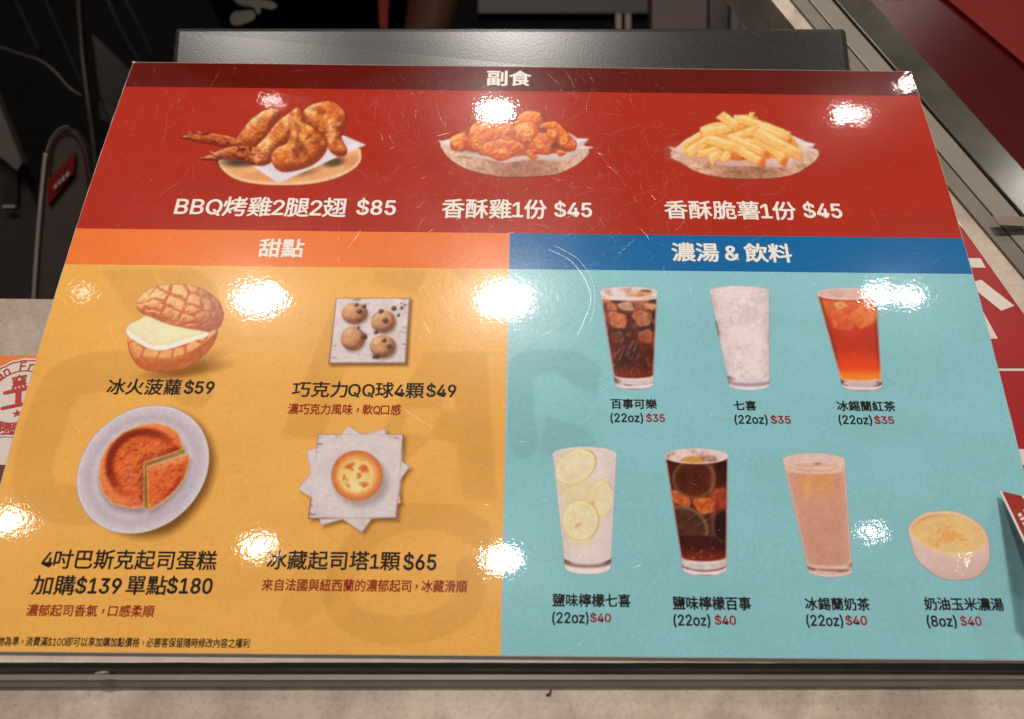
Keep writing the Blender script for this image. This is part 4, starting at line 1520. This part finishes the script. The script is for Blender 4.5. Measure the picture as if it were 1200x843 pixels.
strip('acrylic_plate', (752, 762, -.0014), (776.4, 777.2, -.0022), m_clear, .0030, .00008)
strip('acrylic_edge', (776.6, 777.4, -.0045), (785.0, 785.6, -.0056), m_darkg, .0040)
strip('sealant_bead', (785.2, 785.8, -.0062), (787.6, 788.0, -.0068), m_brown, .0040, .00006)
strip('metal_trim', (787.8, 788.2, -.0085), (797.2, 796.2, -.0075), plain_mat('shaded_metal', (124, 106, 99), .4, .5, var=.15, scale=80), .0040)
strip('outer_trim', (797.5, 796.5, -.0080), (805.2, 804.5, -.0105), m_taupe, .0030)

# ================================================================== counter
m_stone, nt, pb, L = newmat('beige_stone')
n1 = noise_on(nt, 15, 8, .62)
n2 = noise_on(nt, 620, 5, .7)
n3 = noise_on(nt, 13, 6, .62, ((1, .6, 1), (0, 0, .75)))
base = ramp(nt, n1.outputs['Fac'], [(.3, tuple(lin((172, 154, 140)))), (.47, tuple(lin((184, 166, 151)))), (.56, tuple(lin((202, 186, 171)))), (.66, tuple(lin((184, 167, 152))))])
fine = ramp(nt, n2.outputs['Fac'], [(.30, (.70, .66, .63)), (.44, (.95, .94, .93)), (.60, (1, 1, 1)), (.72, (1.12, 1.11, 1.1))])
vein = ramp(nt, n3.outputs['Fac'], [(.44, (1, 1, 1)), (.5, (.74, .73, .72)), (.58, (1, 1, 1))])
mx = node(nt, 'ShaderNodeMix', data_type='RGBA', blend_type='MULTIPLY')
mx.inputs['Factor'].default_value = 1
mx2 = node(nt, 'ShaderNodeMix', data_type='RGBA', blend_type='MULTIPLY')
mx2.inputs['Factor'].default_value = .8
L.new(base.outputs[0], mx.inputs[6])
L.new(fine.outputs[0], mx.inputs[7])
L.new(mx.outputs[2], mx2.inputs[6])
L.new(vein.outputs[0], mx2.inputs[7])
L.new(mx2.outputs[2], pb.inputs['Base Color'])
pb.inputs['Roughness'].default_value = .45
nb = noise_on(nt, 300, 4, .6)
bp = node(nt, 'ShaderNodeBump', Strength=.15, Distance=.0005)
L.new(nb.outputs['Fac'], bp.inputs['Height'])
L.new(bp.outputs[0], pb.inputs['Normal'])

yb_l = on_plane(np.array(20.), np.array(350.5), COUNTER_Z)[1]
jr = on_plane(np.array(1050.), np.array(83.), COUNTER_Z)
p_far = on_plane(np.array(960.), np.array(-60.), COUNTER_Z)
p_r1 = on_plane(np.array(1007.), np.array(0.), COUNTER_Z)
p_r2 = on_plane(np.array(1200.), np.array(216.3), COUNTER_Z)
dr = (p_r2 - p_r1)
dr /= np.linalg.norm(dr)
nr = np.array([-dr[1], dr[0], 0])      # points up-right, away from the counter
if nr[0] < 0:
    nr = -nr
e_far, e_near = p_r1 - dr * .5, p_r2 + dr * .6
yfront = -.14
ledge_l = on_plane(np.array(905.), np.array(0.), COUNTER_Z)
led_far = ledge_l - dr * .45
ctr = prism('counter', [(-.62, yfront, COUNTER_Z), (.62, yfront, COUNTER_Z), (.62, yb_l, COUNTER_Z), (-.62, yb_l, COUNTER_Z)], .04, m_stone)
setp(ctr, kind='structure')
zl = np.array([0, 0, -.0006])
led = prism('side_ledge', [tuple(ledge_l - dr * .45 + zl), tuple(ledge_l + dr * .12 + zl), (.16, yb_l - .05, COUNTER_Z - .0006), (.5, yb_l - .05, COUNTER_Z - .0006), tuple(p_r2 + nr * .02 + zl), tuple(e_far + nr * .02 + zl)], .03, m_stone)
setp(led, kind='structure')
m_cab = plain_mat('dark_cabinet', (30, 26, 24), .6)
cab = prism('counter_base', [(-.60, yfront + .04, COUNTER_Z - .041), (.60, yfront + .04, COUNTER_Z - .041), (.60, yb_l - .03, COUNTER_Z - .041), (-.60, yb_l - .03, COUNTER_Z - .041)], .88, m_cab)
setp(cab, kind='structure')

# small dark crack and crumbs on the front stone
m_speck = plain_mat('dark_speck', (92, 56, 44), .7)
m_chip = plain_mat('pale_chip', (150, 136, 124), .5)


def P(px, py, z=COUNTER_Z):
    return on_plane(np.array(float(px)), np.array(float(py)), z)


o = tube('crumb', [P(640, 815, COUNTER_Z + .0004), P(644, 813.5, COUNTER_Z + .0008), P(646, 808, COUNTER_Z + .0005)], [.0003, .0006, .0002], m_speck)
setp(o, 'tiny curved brown crumb on the stone in front of the menu', 'crumb')
o = tube('sealant_flake', [P(111, 789.5, -.0035), P(118, 788.8, -.003), P(124, 788.2, -.003), P(128, 789, -.0035)], [.0003, .0006, .0006, .0003], m_chip)
setp(o, 'small pale flake stuck to the trim below the yellow section', 'flake')

# ================================================================== right side: glass screen and red banner
m_glass, nt, pb, L = newmat('green_glass_edge')
n1 = noise_on(nt, 18, 5, .6, ((1, 1, 1), (0, 0, .4)))
r1 = ramp(nt, n1.outputs['Fac'], [(.35, tuple(lin((62, 60, 50)))), (.65, tuple(lin((88, 83, 70))))])
L.new(r1.outputs[0], pb.inputs['Base Color'])
pb.inputs['Roughness'].default_value = .18


def off(pt, n, z=0):
    q = np.array(pt) + nr * n
    return (float(q[0]), float(q[1]), float(COUNTER_Z + z))


gl = empty('glass_screen', tuple(map(float, e_near)), 'greenish glass screen foot running diagonally right of the menu', 'glass screen')
A1 = on_plane(np.array(1051.), np.array(82.5), COUNTER_Z + .004)
w_gl = float(np.dot(p_r1 - A1, nr))
g_in = -w_gl
far, near = e_far, e_near


def rail_strip(name, n0, n1, z0, z1, thick, m, parent, bevel=0.0006):
    top = [off(far, n0, z0), off(near, n0, z0), off(near, n1, z1), off(far, n1, z1)]
    return prism(name, top, thick, m, parent, bevel)


rail_strip('glass_foot', g_in, .0, .004, .006, .005, m_glass, gl)
rail_strip('steel_channel', g_in - .012, g_in - .0008, .002, .003, .003, plain_mat('brushed_steel', (136, 126, 112), .4, .5, 0, .1), gl)
rail_strip('silicone_line', g_in - .0205, g_in - .0125, .001, .0015, .0015, plain_mat('grey_silicone', (124, 114, 100), .6), gl, .0003)

prism('frosted_label', [P(1163, 253.5, COUNTER_Z + .0068), P(1206, 254.5, COUNTER_Z + .0068), P(1212, 266, COUNTER_Z + .0068), P(1171, 263.5, COUNTER_Z + .0068)], .0005, plain_mat('frosted_label', (136, 118, 104), .5), gl)
m_dred = plain_mat('dark_red_top', (76, 14, 10), .22, .2, var=.25, scale=7)
m_lred = plain_mat('red_panel', (120, 26, 18), .5, .15, var=.1, scale=6)
bn = empty('red_display', tuple(map(float, e_near)), 'big dark red and lighter red display top beyond the glass screen at the right edge', 'display')
pb1 = on_plane(np.array(1105.), np.array(0.), COUNTER_Z + .003)
pb2 = on_plane(np.array(1200.), np.array(80.), COUNTER_Z + .003)
db = (pb2 - pb1) / np.linalg.norm(pb2 - pb1)
z3 = np.array([0, 0, .003])
prism('lower_panel', [p_r1 - dr * .5 + nr * .0006 + z3, p_r2 + dr * .6 + nr * .0006 + z3, pb2 + db * .7, pb1 - db * .3], .02, m_dred, bn)
prism('raised_panel', [pb1 - db * .3 + z3 * .8, pb2 + db * .7 + z3 * .8, pb2 + db * .7 + nr * .6 + z3 * .8, pb1 - db * .3 + nr * .6 + z3 * .8], .02, m_lred, bn, .001)

# ================================================================== red leaflet lying right of the menu
ZL = COUNTER_Z + .0006
m_lf = plain_mat('leaflet_red', (176, 30, 32), .35, .5, var=.06, scale=20)
m_lw = plain_mat('leaflet_white', (240, 226, 216), .4, .5, var=.03)
lf = empty('red_leaflet', tuple(map(float, P(1180, 400))), 'red leaflet with thick white strokes lying under the right edge of the menu', 'leaflet')
prism('white_border', [P(1112, 243, ZL), P(1212, 388, ZL), P(1250, 450, ZL), P(1250, 640, ZL), P(1120, 640, ZL), P(1080, 300, ZL)], .0004, m_lw, lf)


def flat(name, pts, z, m, parent, th=.0001):
    return prism(name, [P(x, y, z) for x, y in pts], th, m, parent)


flat('red_field', [(1112, 250), (1129, 268.5), (1201, 370), (1240, 432), (1240, 431.3), (1120, 431.3), (1090, 300)], ZL + .0003, m_lf, lf)
flat('red_field', [(1120, 434.8), (1240, 434.8), (1240, 600), (1130, 600)], ZL + .0003, m_lf, lf)
for q in ([(1132, 302.7), (1149, 302.7), (1155.3, 314), (1132, 313.5)], [(1139, 331), (1149.7, 328), (1188.8, 358.5), (1173.4, 364.4), (1143, 340)], [(1148, 360), (1153, 367), (1169.4, 397), (1155, 397)], [(1185, 526), (1215, 527), (1215, 545.5), (1188, 545)]):
    flat('white_stroke', q, ZL + .0005, m_lw, lf)
flat('maroon_corner', [(1188, 546), (1240, 546), (1240, 600), (1190, 600)], ZL + .0005, m_maroon, lf)

# ================================================================== red card standing over the bottom right corner of the menu
cz0 = .012
card = empty('red_card', tuple(map(float, P(1200, 610, cz0))), 'small red card with white edge sticking out over the soup side of the menu', 'card')
a, b = P(1173.8, 575.8, .007), P(1262, 595.6, .022)
d = a + (P(1200, 630.6, .019) - a) * 1.75
m_card = plain_mat('card_red', (160, 32, 24), .4, .5, var=.08)
c = b + (d - a)
prism('card_sheet', [a, b, c, d], .0006, m_card, card)
bm_n = np.cross(b - a, d - a)
bm_n /= np.linalg.norm(bm_n)
if bm_n[2] < 0:
    bm_n = -bm_n
e1 = (d - a) / np.linalg.norm(d - a)
e2 = np.cross(bm_n, e1)
up = bm_n * .00025
prism('white_edge', [a + up, d + up, d + up - e2 * .0007, a + up - e2 * .0007], .0003, m_lw, card)


def card_uv(px, py):
    d0 = ray(np.array(float(px)), np.array(float(py)))
    t0 = np.dot(a - CAMPOS, bm_n) / np.dot(d0, bm_n)
    return CAMPOS + d0 * t0 + up


for q in ([(1193, 603), (1196, 601.5), (1198, 605), (1194, 606.5)], [(1195, 608), (1200, 606), (1201, 609), (1197, 611)], [(1198, 613), (1204, 611), (1205, 615), (1200, 617)], [(1197, 581.3), (1204, 582.6), (1206, 585), (1199, 585)], [(1199, 598), (1206, 596), (1207, 601), (1201, 603)]):
    prism('white_mark', [card_uv(x, y) for x, y in q], .0001, m_lw, card)

# ================================================================== orange flyer at the left
m_fo = plain_mat('flyer_orange', (240, 128, 48), .4, .5, var=.06)
m_fw = plain_mat('flyer_white', (232, 218, 208), .4, .5, var=.04)
m_fr = plain_mat('stamp_red', (196, 40, 30), .5, .5, var=.06)
m_fb = plain_mat('flyer_brown', (96, 40, 22), .5, .5, var=.4, scale=120)
ZF = COUNTER_Z + .0006
fl = empty('orange_flyer', tuple(map(float, P(20, 480))), 'flyer with orange top and round red stamp lying under the left edge of the menu', 'flyer')
flat('white_field', [(-80, 417.6), (120, 415.8), (60, 620), (-140, 620)], ZF, m_fw, fl, .0004)
cS = P(21, 465, ZF + .0004)            # centre of the stamp
rS = .0190


def disc(name, r0, r1, z, m, wav=0, a0=0, a1=2 * math.pi, N=96):
    V, F = [], []
    for i in range(N + 1):
        t = a0 + (a1 - a0) * i / N
        w_ = 1 + wav * math.cos(t * 22)
        V.append((cS[0] + math.cos(t) * r1 * w_, cS[1] + math.sin(t) * r1 * w_, z))
        V.append((cS[0] + math.cos(t) * r0 * w_, cS[1] + math.sin(t) * r0 * w_, z))
    for i in range(N):
        F.append((2 * i, 2 * i + 2, 2 * i + 3, 2 * i + 1))
    o = mesh_obj(name, V, F, m)
    adopt(o, fl)
    return o


flat('orange_field', [(-80, 417.6), (120, 415.8), (110, 452), (-92, 454)], ZF + .0003, m_fo, fl)
flat('dish_print', [(-60, 544), (12, 545), (14, 552), (6, 566), (-60, 590)], ZF + .0003, m_fb, fl)
disc('stamp_ground', .0001, rS, ZF + .0004, m_fw, .012)
disc('stamp_ring', rS * .925, rS * .95, ZF + .0006, m_fr, .012)
disc('stamp_ring', rS * .655, rS * .68, ZF + .0006, m_fr)


def flat_text(txt, cx, cy, z, size, rotz, m, parent, bold=.012, name='lettering', sx=1.):
    me = text_mesh(txt, bold, size, True)
    me.transform(Matrix.Translation((cx, cy, z)) @ Matrix.Rotation(rotz, 4, 'Z') @ Matrix.Diagonal((sx, 1, 1, 1)))
    me.materials.clear()
    me.materials.append(m)
    o = bpy.data.objects.new(name, me)
    COL.objects.link(o)
    adopt(o, parent)
    return o


for i, ch in enumerate('San Francisco'):
    if ch == ' ':
        continue
    an = math.radians(153 - i * 14.)
    flat_text(ch, cS[0] + math.cos(an) * rS * .80, cS[1] + math.sin(an) * rS * .80, ZF + .0006, .0052, an - math.pi / 2, m_fr, fl, .02)
rz = math.radians(14)


def loc(dx, dy):
    return cS[0] + dx * math.cos(rz) - dy * math.sin(rz), cS[1] + dx * math.sin(rz) + dy * math.cos(rz)


x, y = loc(.0005, .0072)
flat_text('窯', x, y, ZF + .0006, .0062, rz, m_fr, fl, .03)
x, y = loc(.0005, -.0006)
flat_text('工', x, y, ZF + .0006, .0100, rz, m_fr, fl, .05, sx=1.35)
x, y = loc(.0, -.0082)
flat_text('★', x, y, ZF + .0006, .0042, rz, m_fr, fl, .0)
for i, ch in enumerate('窯烤披薩'):
    an = math.radians(246 + i * 17)
    flat_text(ch, cS[0] + math.cos(an) * rS * .80, cS[1] + math.sin(an) * rS * .80, ZF + .0006, .0048, an + math.pi / 2, m_fr, fl, .03)

# ================================================================== grey till monitor behind the menu
m_mon, nt, pb, L = newmat('grey_speckled_plastic')
n1 = noise_on(nt, 900, 2, .6)
r1 = ramp(nt, n1.outputs['Fac'], [(.35, (.016, .014, .013)), (.65, (.034, .030, .028))])
L.new(r1.outputs[0], pb.inputs['Base Color'])
pb.inputs['Roughness'].default_value = .26
pb.inputs['Specular IOR Level'].default_value = .32
bp = node(nt, 'ShaderNodeBump', Strength=.14, Distance=.0002)
L.new(n1.outputs['Fac'], bp.inputs['Height'])
L.new(bp.outputs[0], pb.inputs['Normal'])
D1, D2 = .4142, .409
tl, tr = at_depth(np.array(204.), np.array(30.5), D1), at_depth(np.array(992.5), np.array(31.5), D1)
bl, br = at_depth(np.array(199.5), np.array(78.), D2), at_depth(np.array(998.5), np.array(83.), D2)
dl, dr_ = (bl - tl), (br - tr)
bl, br = tl + dl * 1.7, tr + dr_ * 1.7
nm = np.cross(tr - tl, bl - tl)
nm /= np.linalg.norm(nm)
if np.dot(nm, CAMPOS - tl) > 0:
    nm = -nm
mon = empty('till_monitor', tuple(map(float, (bl + br) / 2)), 'back of a grey speckled till monitor behind the top of the menu', 'monitor')
prism('monitor_shell', [tl, bl, br, tr], .022, m_mon, mon, .0035, tuple(nm))
m_seam = plain_mat('black_plastic', (14, 13, 12), .5)
i1, i2 = tl + nm * .0224, tr + nm * .0224
c0 = (tl + tr + bl + br) / 4
prism('screen_back', [c0 + (q - c0) * .9 + nm * .0222 for q in (tl, bl, br, tr)], .012, m_seam, mon, .002, tuple(nm))
mid = (bl + br) / 2
tube('monitor_arm', [mid + nm * .03, mid + nm * .04 + np.array([0, .02, -.1]), mid + np.array([0, .06, -.3])], .018, m_seam, mon)

# ================================================================== dark room behind
m_void = plain_mat('unlit_wall', (9, 8, 8), .9, .04)  # darkness of the unlit room is put into this near-black colour
m_floor = plain_mat('unlit_floor', (12, 10, 10), .9, .04)  # floor colour blackened likewise for the missing light back there
FL = -.96
fo = prism('floor', [(-5, -4, FL), (5, -4, FL), (5, 5.6, FL), (-5, 5.6, FL)], .02, m_floor)
setp(fo, kind='structure')
bw = prism('back_wall', [(-4, 5.6, FL), (4, 5.6, FL), (4, 5.6, 2.4), (-4, 5.6, 2.4)], .05, m_void, None, 0, (0, 1, 0))
setp(bw, kind='structure')

m_blk = plain_mat('black_metal', (14, 11, 11), .6, .2)
m_grey = plain_mat('dark_grey_panel', (42, 37, 35), .8, .1)
m_grey2 = plain_mat('sign_face', (56, 48, 44), .7, .1)
m_brn = plain_mat('brown_cupboard', (66, 50, 42), .6, .3, var=.25, scale=14)
m_brn2 = plain_mat('dark_brown_cupboard', (44, 32, 28), .6, .3, var=.25, scale=14)
m_rim = plain_mat('pale_rim', (128, 116, 108), .5, .3)
m_cab2 = plain_mat('cable_sheath', (46, 38, 35), .35, .5)


def dpoly(name, pts, dep, th, m, parent=None, bevel=0):
    """slab facing the picture, each corner at its own distance"""
    q = [at_depth(np.array(float(x)), np.array(float(y)), dd) for (x, y), dd in zip(pts, dep if isinstance(dep, (list, tuple)) else [dep] * len(pts))]
    away = RM.T @ np.array([0, 0, -1.])
    return prism(name, q, th, m, parent, bevel, tuple(away))


# cabinet with shelf panels at the left, beyond the counter
cb = empty('back_cabinet', tuple(map(float, at_depth(np.array(20.), np.array(380.), .95))), 'dark grey equipment cabinet in the shade left of the menu', 'cabinet')
dpoly('side_panel', [(-80, 120), (8, 160), (46, 250), (36, 420), (-80, 420)], .80, .02, m_grey, cb)
dpoly('slot', [(6, 186), (21, 190), (20, 240), (4, 240)], .795, .004, m_blk, cb)
dpoly('slot_lip', [(3, 240.5), (17, 240.5), (17, 243.5), (3, 243.5)], .79, .004, m_rim, cb)
dpoly('shelf_edge', [(-40, 60), (-10, 100), (26, 190), (20, 200), (-40, 150)], .78, .01, plain_mat('worn_brown_metal', (70, 60, 54), .5, .4), cb)
dpoly('rear_panel', [(108, 40), (160, 90), (140, 130), (118, 115)], 1.0, .02, plain_mat('dim_panel', (36, 30, 27), .6, .3), cb)
dpoly('lower_rear_panel', [(116, 118), (150, 124), (136, 150), (118, 138)], 1.0, .02, plain_mat('dim_olive_panel', (42, 36, 28), .6, .3), cb)

# upright sign with rounded top
sg = empty('upright_sign', tuple(map(float, at_depth(np.array(75.), np.array(380.), .72))), 'dim grey upright sign with rounded top and slanted red label left of the menu', 'sign')
out = [(38, 400), (42, 330), (47, 260), (52, 200), (57, 170), (66, 153), (78, 147), (90, 153), (100, 172), (106, 205), (107, 260), (100, 400)]
dpoly('sign_board', out, [.66] * len(out), .008, m_grey2, sg)
edge = smooth_line([at_depth(np.array(float(x)), np.array(float(y)), .657) for x, y in [(37, 400), (41, 330), (46, 260), (51, 205), (54, 180)]], 4)
tube('pale_edge', edge, .0016, m_rim, sg)
tube('pale_edge', smooth_line([at_depth(np.array(float(x)), np.array(float(y)), .657) for x, y in [(54, 180), (60, 163), (70, 151), (80, 148)]], 4), .0008, plain_mat('dim_rim', (92, 84, 78), .5), sg)
tube('red_outline', smooth_line([at_depth(np.array(float(x)), np.array(float(y)), .658) for x, y in [(57, 228), (59, 190), (64, 166), (75, 156), (88, 160), (97, 178), (102, 205), (103, 228)]], 5), .0007, plain_mat('dim_red', (60, 16, 13), .8, .05), sg)
lb = dpoly('red_label', [(56, 241), (55, 212), (88, 178), (86.5, 203)], .656, .002, plain_mat('label_red', (84, 16, 12), .8, .05), sg)
for q in ([(63, 219), (66, 214), (67, 219), (64, 222)], [(68, 214), (70, 209), (71, 215), (69, 217)], [(72, 211), (74, 205), (75.5, 211), (73, 214)], [(76, 207), (79, 201), (82, 202), (79, 208)]):
    dpoly('label_letter', q, .6535, .0004, m_rim, sg)

# pole and cables
pl_ = [at_depth(np.array(float(x)), np.array(float(y)), dd) for x, y, dd in [(91, -30, .86), (97, 60, .86), (104, 120, .85), (113, 200, .85), (112, 300, .85)]]
o = tube('cable_pole', smooth_line(pl_, 4), .0035, plain_mat('pole_metal', (40, 33, 30), .4, .4, .2))
setp(o, 'thin dark upright pole behind the top left corner of the menu', 'pole')
o = tube('hanging_cable', smooth_line([at_depth(np.array(float(x)), np.array(float(y)), .8) for x, y in [(-30, 50), (0, 56), (24, 64), (48, 72), (66, 86), (82, 104), (97, 113)]], 5), .0016, m_cab2)
setp(o, 'thin grey cable sagging across the dark upper left corner', 'cable')
for k, (q, lab) in enumerate([([(10, -20), (30, 25), (48, 62)], 'faint black cable hanging at the far upper left'), ([(44, -20), (62, 20), (80, 60), (100, 110)], 'faint black cable hanging between the pole and the corner'), ([(118, -20), (140, 30), (168, 80)], 'faint black cable slanting down to the menu corner'), ([(136, -20), (160, 25), (182, 72)], 'faint black cable slanting down beside the monitor')]):
    o = tube('hanging_cable', smooth_line([at_depth(np.array(float(x)), np.array(float(y)), .9 + .05 * k) for x, y in q], 4), .002, m_blk)
    setp(o, lab, 'cable', 'cables hanging in the dark corner')

# cupboards behind the monitor at the right
cp = empty('rear_cupboard', tuple(map(float, at_depth(np.array(800.), np.array(60.), 1.25))), 'brown cupboards in dim light behind the right half of the monitor', 'cupboard')
dpoly('door', [(764, -60), (829, -60), (829, 60), (764, 60)], 1.15, .03, m_brn, cp, .002)
dpoly('door', [(832, -60), (856, -60), (853, 60), (831, 60)], 1.15, .03, m_brn2, cp, .002)
dpoly('door', [(876, -60), (915, -60), (932, 36), (938, 60), (866, 60)], 1.15, .03, plain_mat('taupe_cupboard', (84, 70, 60), .6, .3), cp, .002)
dpoly('strap', [(858, -60), (874, -60), (866, 60), (856, 60)], 1.13, .01, m_seam, cp, .001)
dpoly('drawer_front', [(560, -60), (760, -60), (760, 16), (560, 16)], 1.35, .03, plain_mat('brown_drawer', (34, 22, 18), .6, .3), cp, .002)
for x in (722, 733):
    dpoly('chrome_leg', [(x, 16), (x + 6, 16), (x + 6, 60), (x, 60)], 1.32, .01, plain_mat('dim_chrome', (70, 54, 46), .3, .5, .5), cp)

# ================================================================== person in black behind the monitor
m_skin = plain_mat('skin', (128, 78, 60), .5, .4, var=.08, scale=20)
m_black_cloth = plain_mat('black_cloth', (15, 13, 13), .9, .2, var=.2, scale=40)
m_hair = plain_mat('black_hair', (14, 11, 10), .5)
base_pt = at_depth(np.array(370.), np.array(10.), 1.02)
BX, BY = float(base_pt[0]), float(base_pt[1]) + .06
per = empty('person', (BX, BY, FL), 'person in black shirt and apron standing behind the monitor, one bare forearm down', 'person')


def skin_mesh(name, verts, edges, radii, m, parent, root=0, sub=2):
    me = bpy.data.meshes.new(name)
    me.from_pydata([(x + BX, y + BY, z) for x, y, z in verts], edges, [])
    o = bpy.data.objects.new(name, me)
    COL.objects.link(o)
    o.modifiers.new('skin', 'SKIN')
    o.modifiers.new('sub', 'SUBSURF').levels = sub
    o.modifiers['sub'].render_levels = sub
    for i, sv in enumerate(me.skin_vertices[0].data):
        sv.radius = radii[i] if isinstance(radii[i], tuple) else (radii[i], radii[i])
        sv.use_root = (i == root)
    dg = bpy.context.evaluated_depsgraph_get()
    me2 = bpy.data.meshes.new_from_object(o.evaluated_get(dg))
    bpy.data.objects.remove(o)
    me2.polygons.foreach_set('use_smooth', [True] * len(me2.polygons))
    me2.materials.clear()
    me2.materials.append(m)
    o = bpy.data.objects.new(name, me2)
    COL.objects.link(o)
    adopt(o, parent)
    return o


# elbow and wrist found from where the forearm shows
wr = at_depth(np.array(491.), np.array(72.), .93) - np.array([BX, BY, 0])
el = at_depth(np.array(524.), np.array(-80.), .97) - np.array([BX, BY, 0])
hd = FL + 1.55
V = [(0, 0, FL + .92), (0, 0, FL + 1.1), (0, 0, FL + 1.28), (0, 0, FL + 1.40), (0, -.01, FL + 1.47), (0, -.02, FL + 1.56), (0, -.02, FL + 1.66),
     (.17, 0, FL + 1.38), tuple(el), tuple(wr), (-.17, 0, FL + 1.38), (-.22, 0, FL + 1.10), (-.20, -.10, FL + .88),
     (.09, 0, FL + .86), (.10, 0, FL + .48), (.10, .02, FL + .08), (.10, -.10, FL + .03), (-.09, 0, FL + .86), (-.10, 0, FL + .48), (-.10, .02, FL + .08), (-.10, -.10, FL + .03)]
E_ = [(0, 1), (1, 2), (2, 3), (3, 4), (4, 5), (5, 6), (3, 7), (7, 8), (8, 9), (3, 10), (10, 11), (11, 12), (0, 13), (13, 14), (14, 15), (15, 16), (0, 17), (17, 18), (18, 19), (19, 20)]
Rr = [.13, .12, .13, .09, .05, .085, .075, .05, .042, .026, .05, .04, .026, .08, .055, .035, .03, .08, .055, .035, .03]
skin_mesh('body', V, E_, Rr, m_skin, per)
skin_mesh('shirt', [V[0], V[1], V[2], V[3], V[7], tuple(np.array(V[7]) * .45 + np.array(V[8]) * .55), V[10], V[11]], [(0, 1), (1, 2), (2, 3), (3, 4), (4, 5), (3, 6), (6, 7)], [(.165, .125), (.15, .12), (.16, .12), .10, .065, .058, .065, .055], m_black_cloth, per)
skin_mesh('apron', [(0, -.012, FL + .45), (0, -.012, FL + .75), (0, -.012, FL + .95), (0, -.012, FL + 1.16)], [(0, 1), (1, 2), (2, 3)], [(.17, .13), (.18, .14), (.178, .138), (.15, .125)], m_black_cloth, per)
skin_mesh('trousers', [V[0], V[13], V[14], V[15], V[17], V[18], V[19]], [(0, 1), (1, 2), (2, 3), (0, 4), (4, 5), (5, 6)], [.14, .09, .07, .055, .09, .07, .055], m_black_cloth, per)
skin_mesh('hair', [(0, .0, FL + 1.62), (0, .0, FL + 1.70)], [(0, 1)], [.095, .085], m_hair, per)
for sx_ in (-1, 1):
    bm = bmesh.new()
    bmesh.ops.create_uvsphere(bm, u_segments=10, v_segments=8, radius=.012)
    for v in bm.verts:
        v.co += Vector((BX + sx_ * .032, BY - .105, FL + 1.60))
    bm_obj('eye', bm, m_lw, per, True)
bm = bmesh.new()
bmesh.ops.create_cone(bm, segments=8, radius1=.015, radius2=.006, depth=.045, cap_ends=True)
for v in bm.verts:
    v.co += Vector((BX, BY - .112, FL + 1.565))
bm_obj('nose', bm, m_skin, per, True)
# fingers and thumb, curled, at both wrists
for (wv, dirv) in ((np.array(V[9]), np.array([-.25, -.1, -1.])), (np.array(V[12]), np.array([.1, -.3, -1.]))):
    dv = dirv / np.linalg.norm(dirv)
    side = np.array([1., 0, 0])
    side = side - dv * side.dot(dv)
    side /= np.linalg.norm(side)
    fw = np.cross(dv, side)
    vs, es, rs = [tuple(wv), tuple(wv + dv * .05)], [(0, 1)], [.026, .030]
    for k in range(4):
        ln = (.070, .078, .072, .058)[k]
        b0 = wv + dv * .085 + side * (-.027 + .018 * k)
        i0 = len(vs)
        vs += [tuple(b0), tuple(b0 + dv * ln * .5 + fw * .008), tuple(b0 + dv * ln * .9 + fw * .03)]
        es += [(1, i0), (i0, i0 + 1), (i0 + 1, i0 + 2)]
        rs += [.0095, .0085, .007]
    i0 = len(vs)
    vs += [tuple(wv + dv * .04 - side * .035), tuple(wv + dv * .075 - side * .05 + fw * .015)]
    es += [(1, i0), (i0, i0 + 1)]
    rs += [.011, .009]
    skin_mesh('hand', vs, es, rs, m_skin, per, 1, 1)
# red strap and white lettering of the apron, as far as they show
dpoly('red_strap', [(440, -60), (457, -60), (454, 28), (453, 60), (447, 60), (445, 28)], .90, .003, plain_mat('red_strap_cloth', (196, 44, 34), .6), per)
m_print = plain_mat('apron_print', (176, 168, 156), .7)


def blobpoly(pts, dep, m, parent, name):
    q = [tuple(v) for v in smooth_line(pts, 5, True)]
    return dpoly(name, q, dep, .0006, m, parent)


blobpoly([(268, -12), (276, 2), (285, 7), (296, 8), (302, 16), (305, 15), (306, 9), (320, 11), (324, 6), (318, 2), (305, -2), (300, -14), (280, -20)], .885, m_print, per, 'apron_lettering')
blobpoly([(270, 20), (275, 14), (285, 13), (295, 12), (299, 17), (297, 23), (288, 27), (280, 30), (272, 28)], .885, m_print, per, 'apron_lettering')
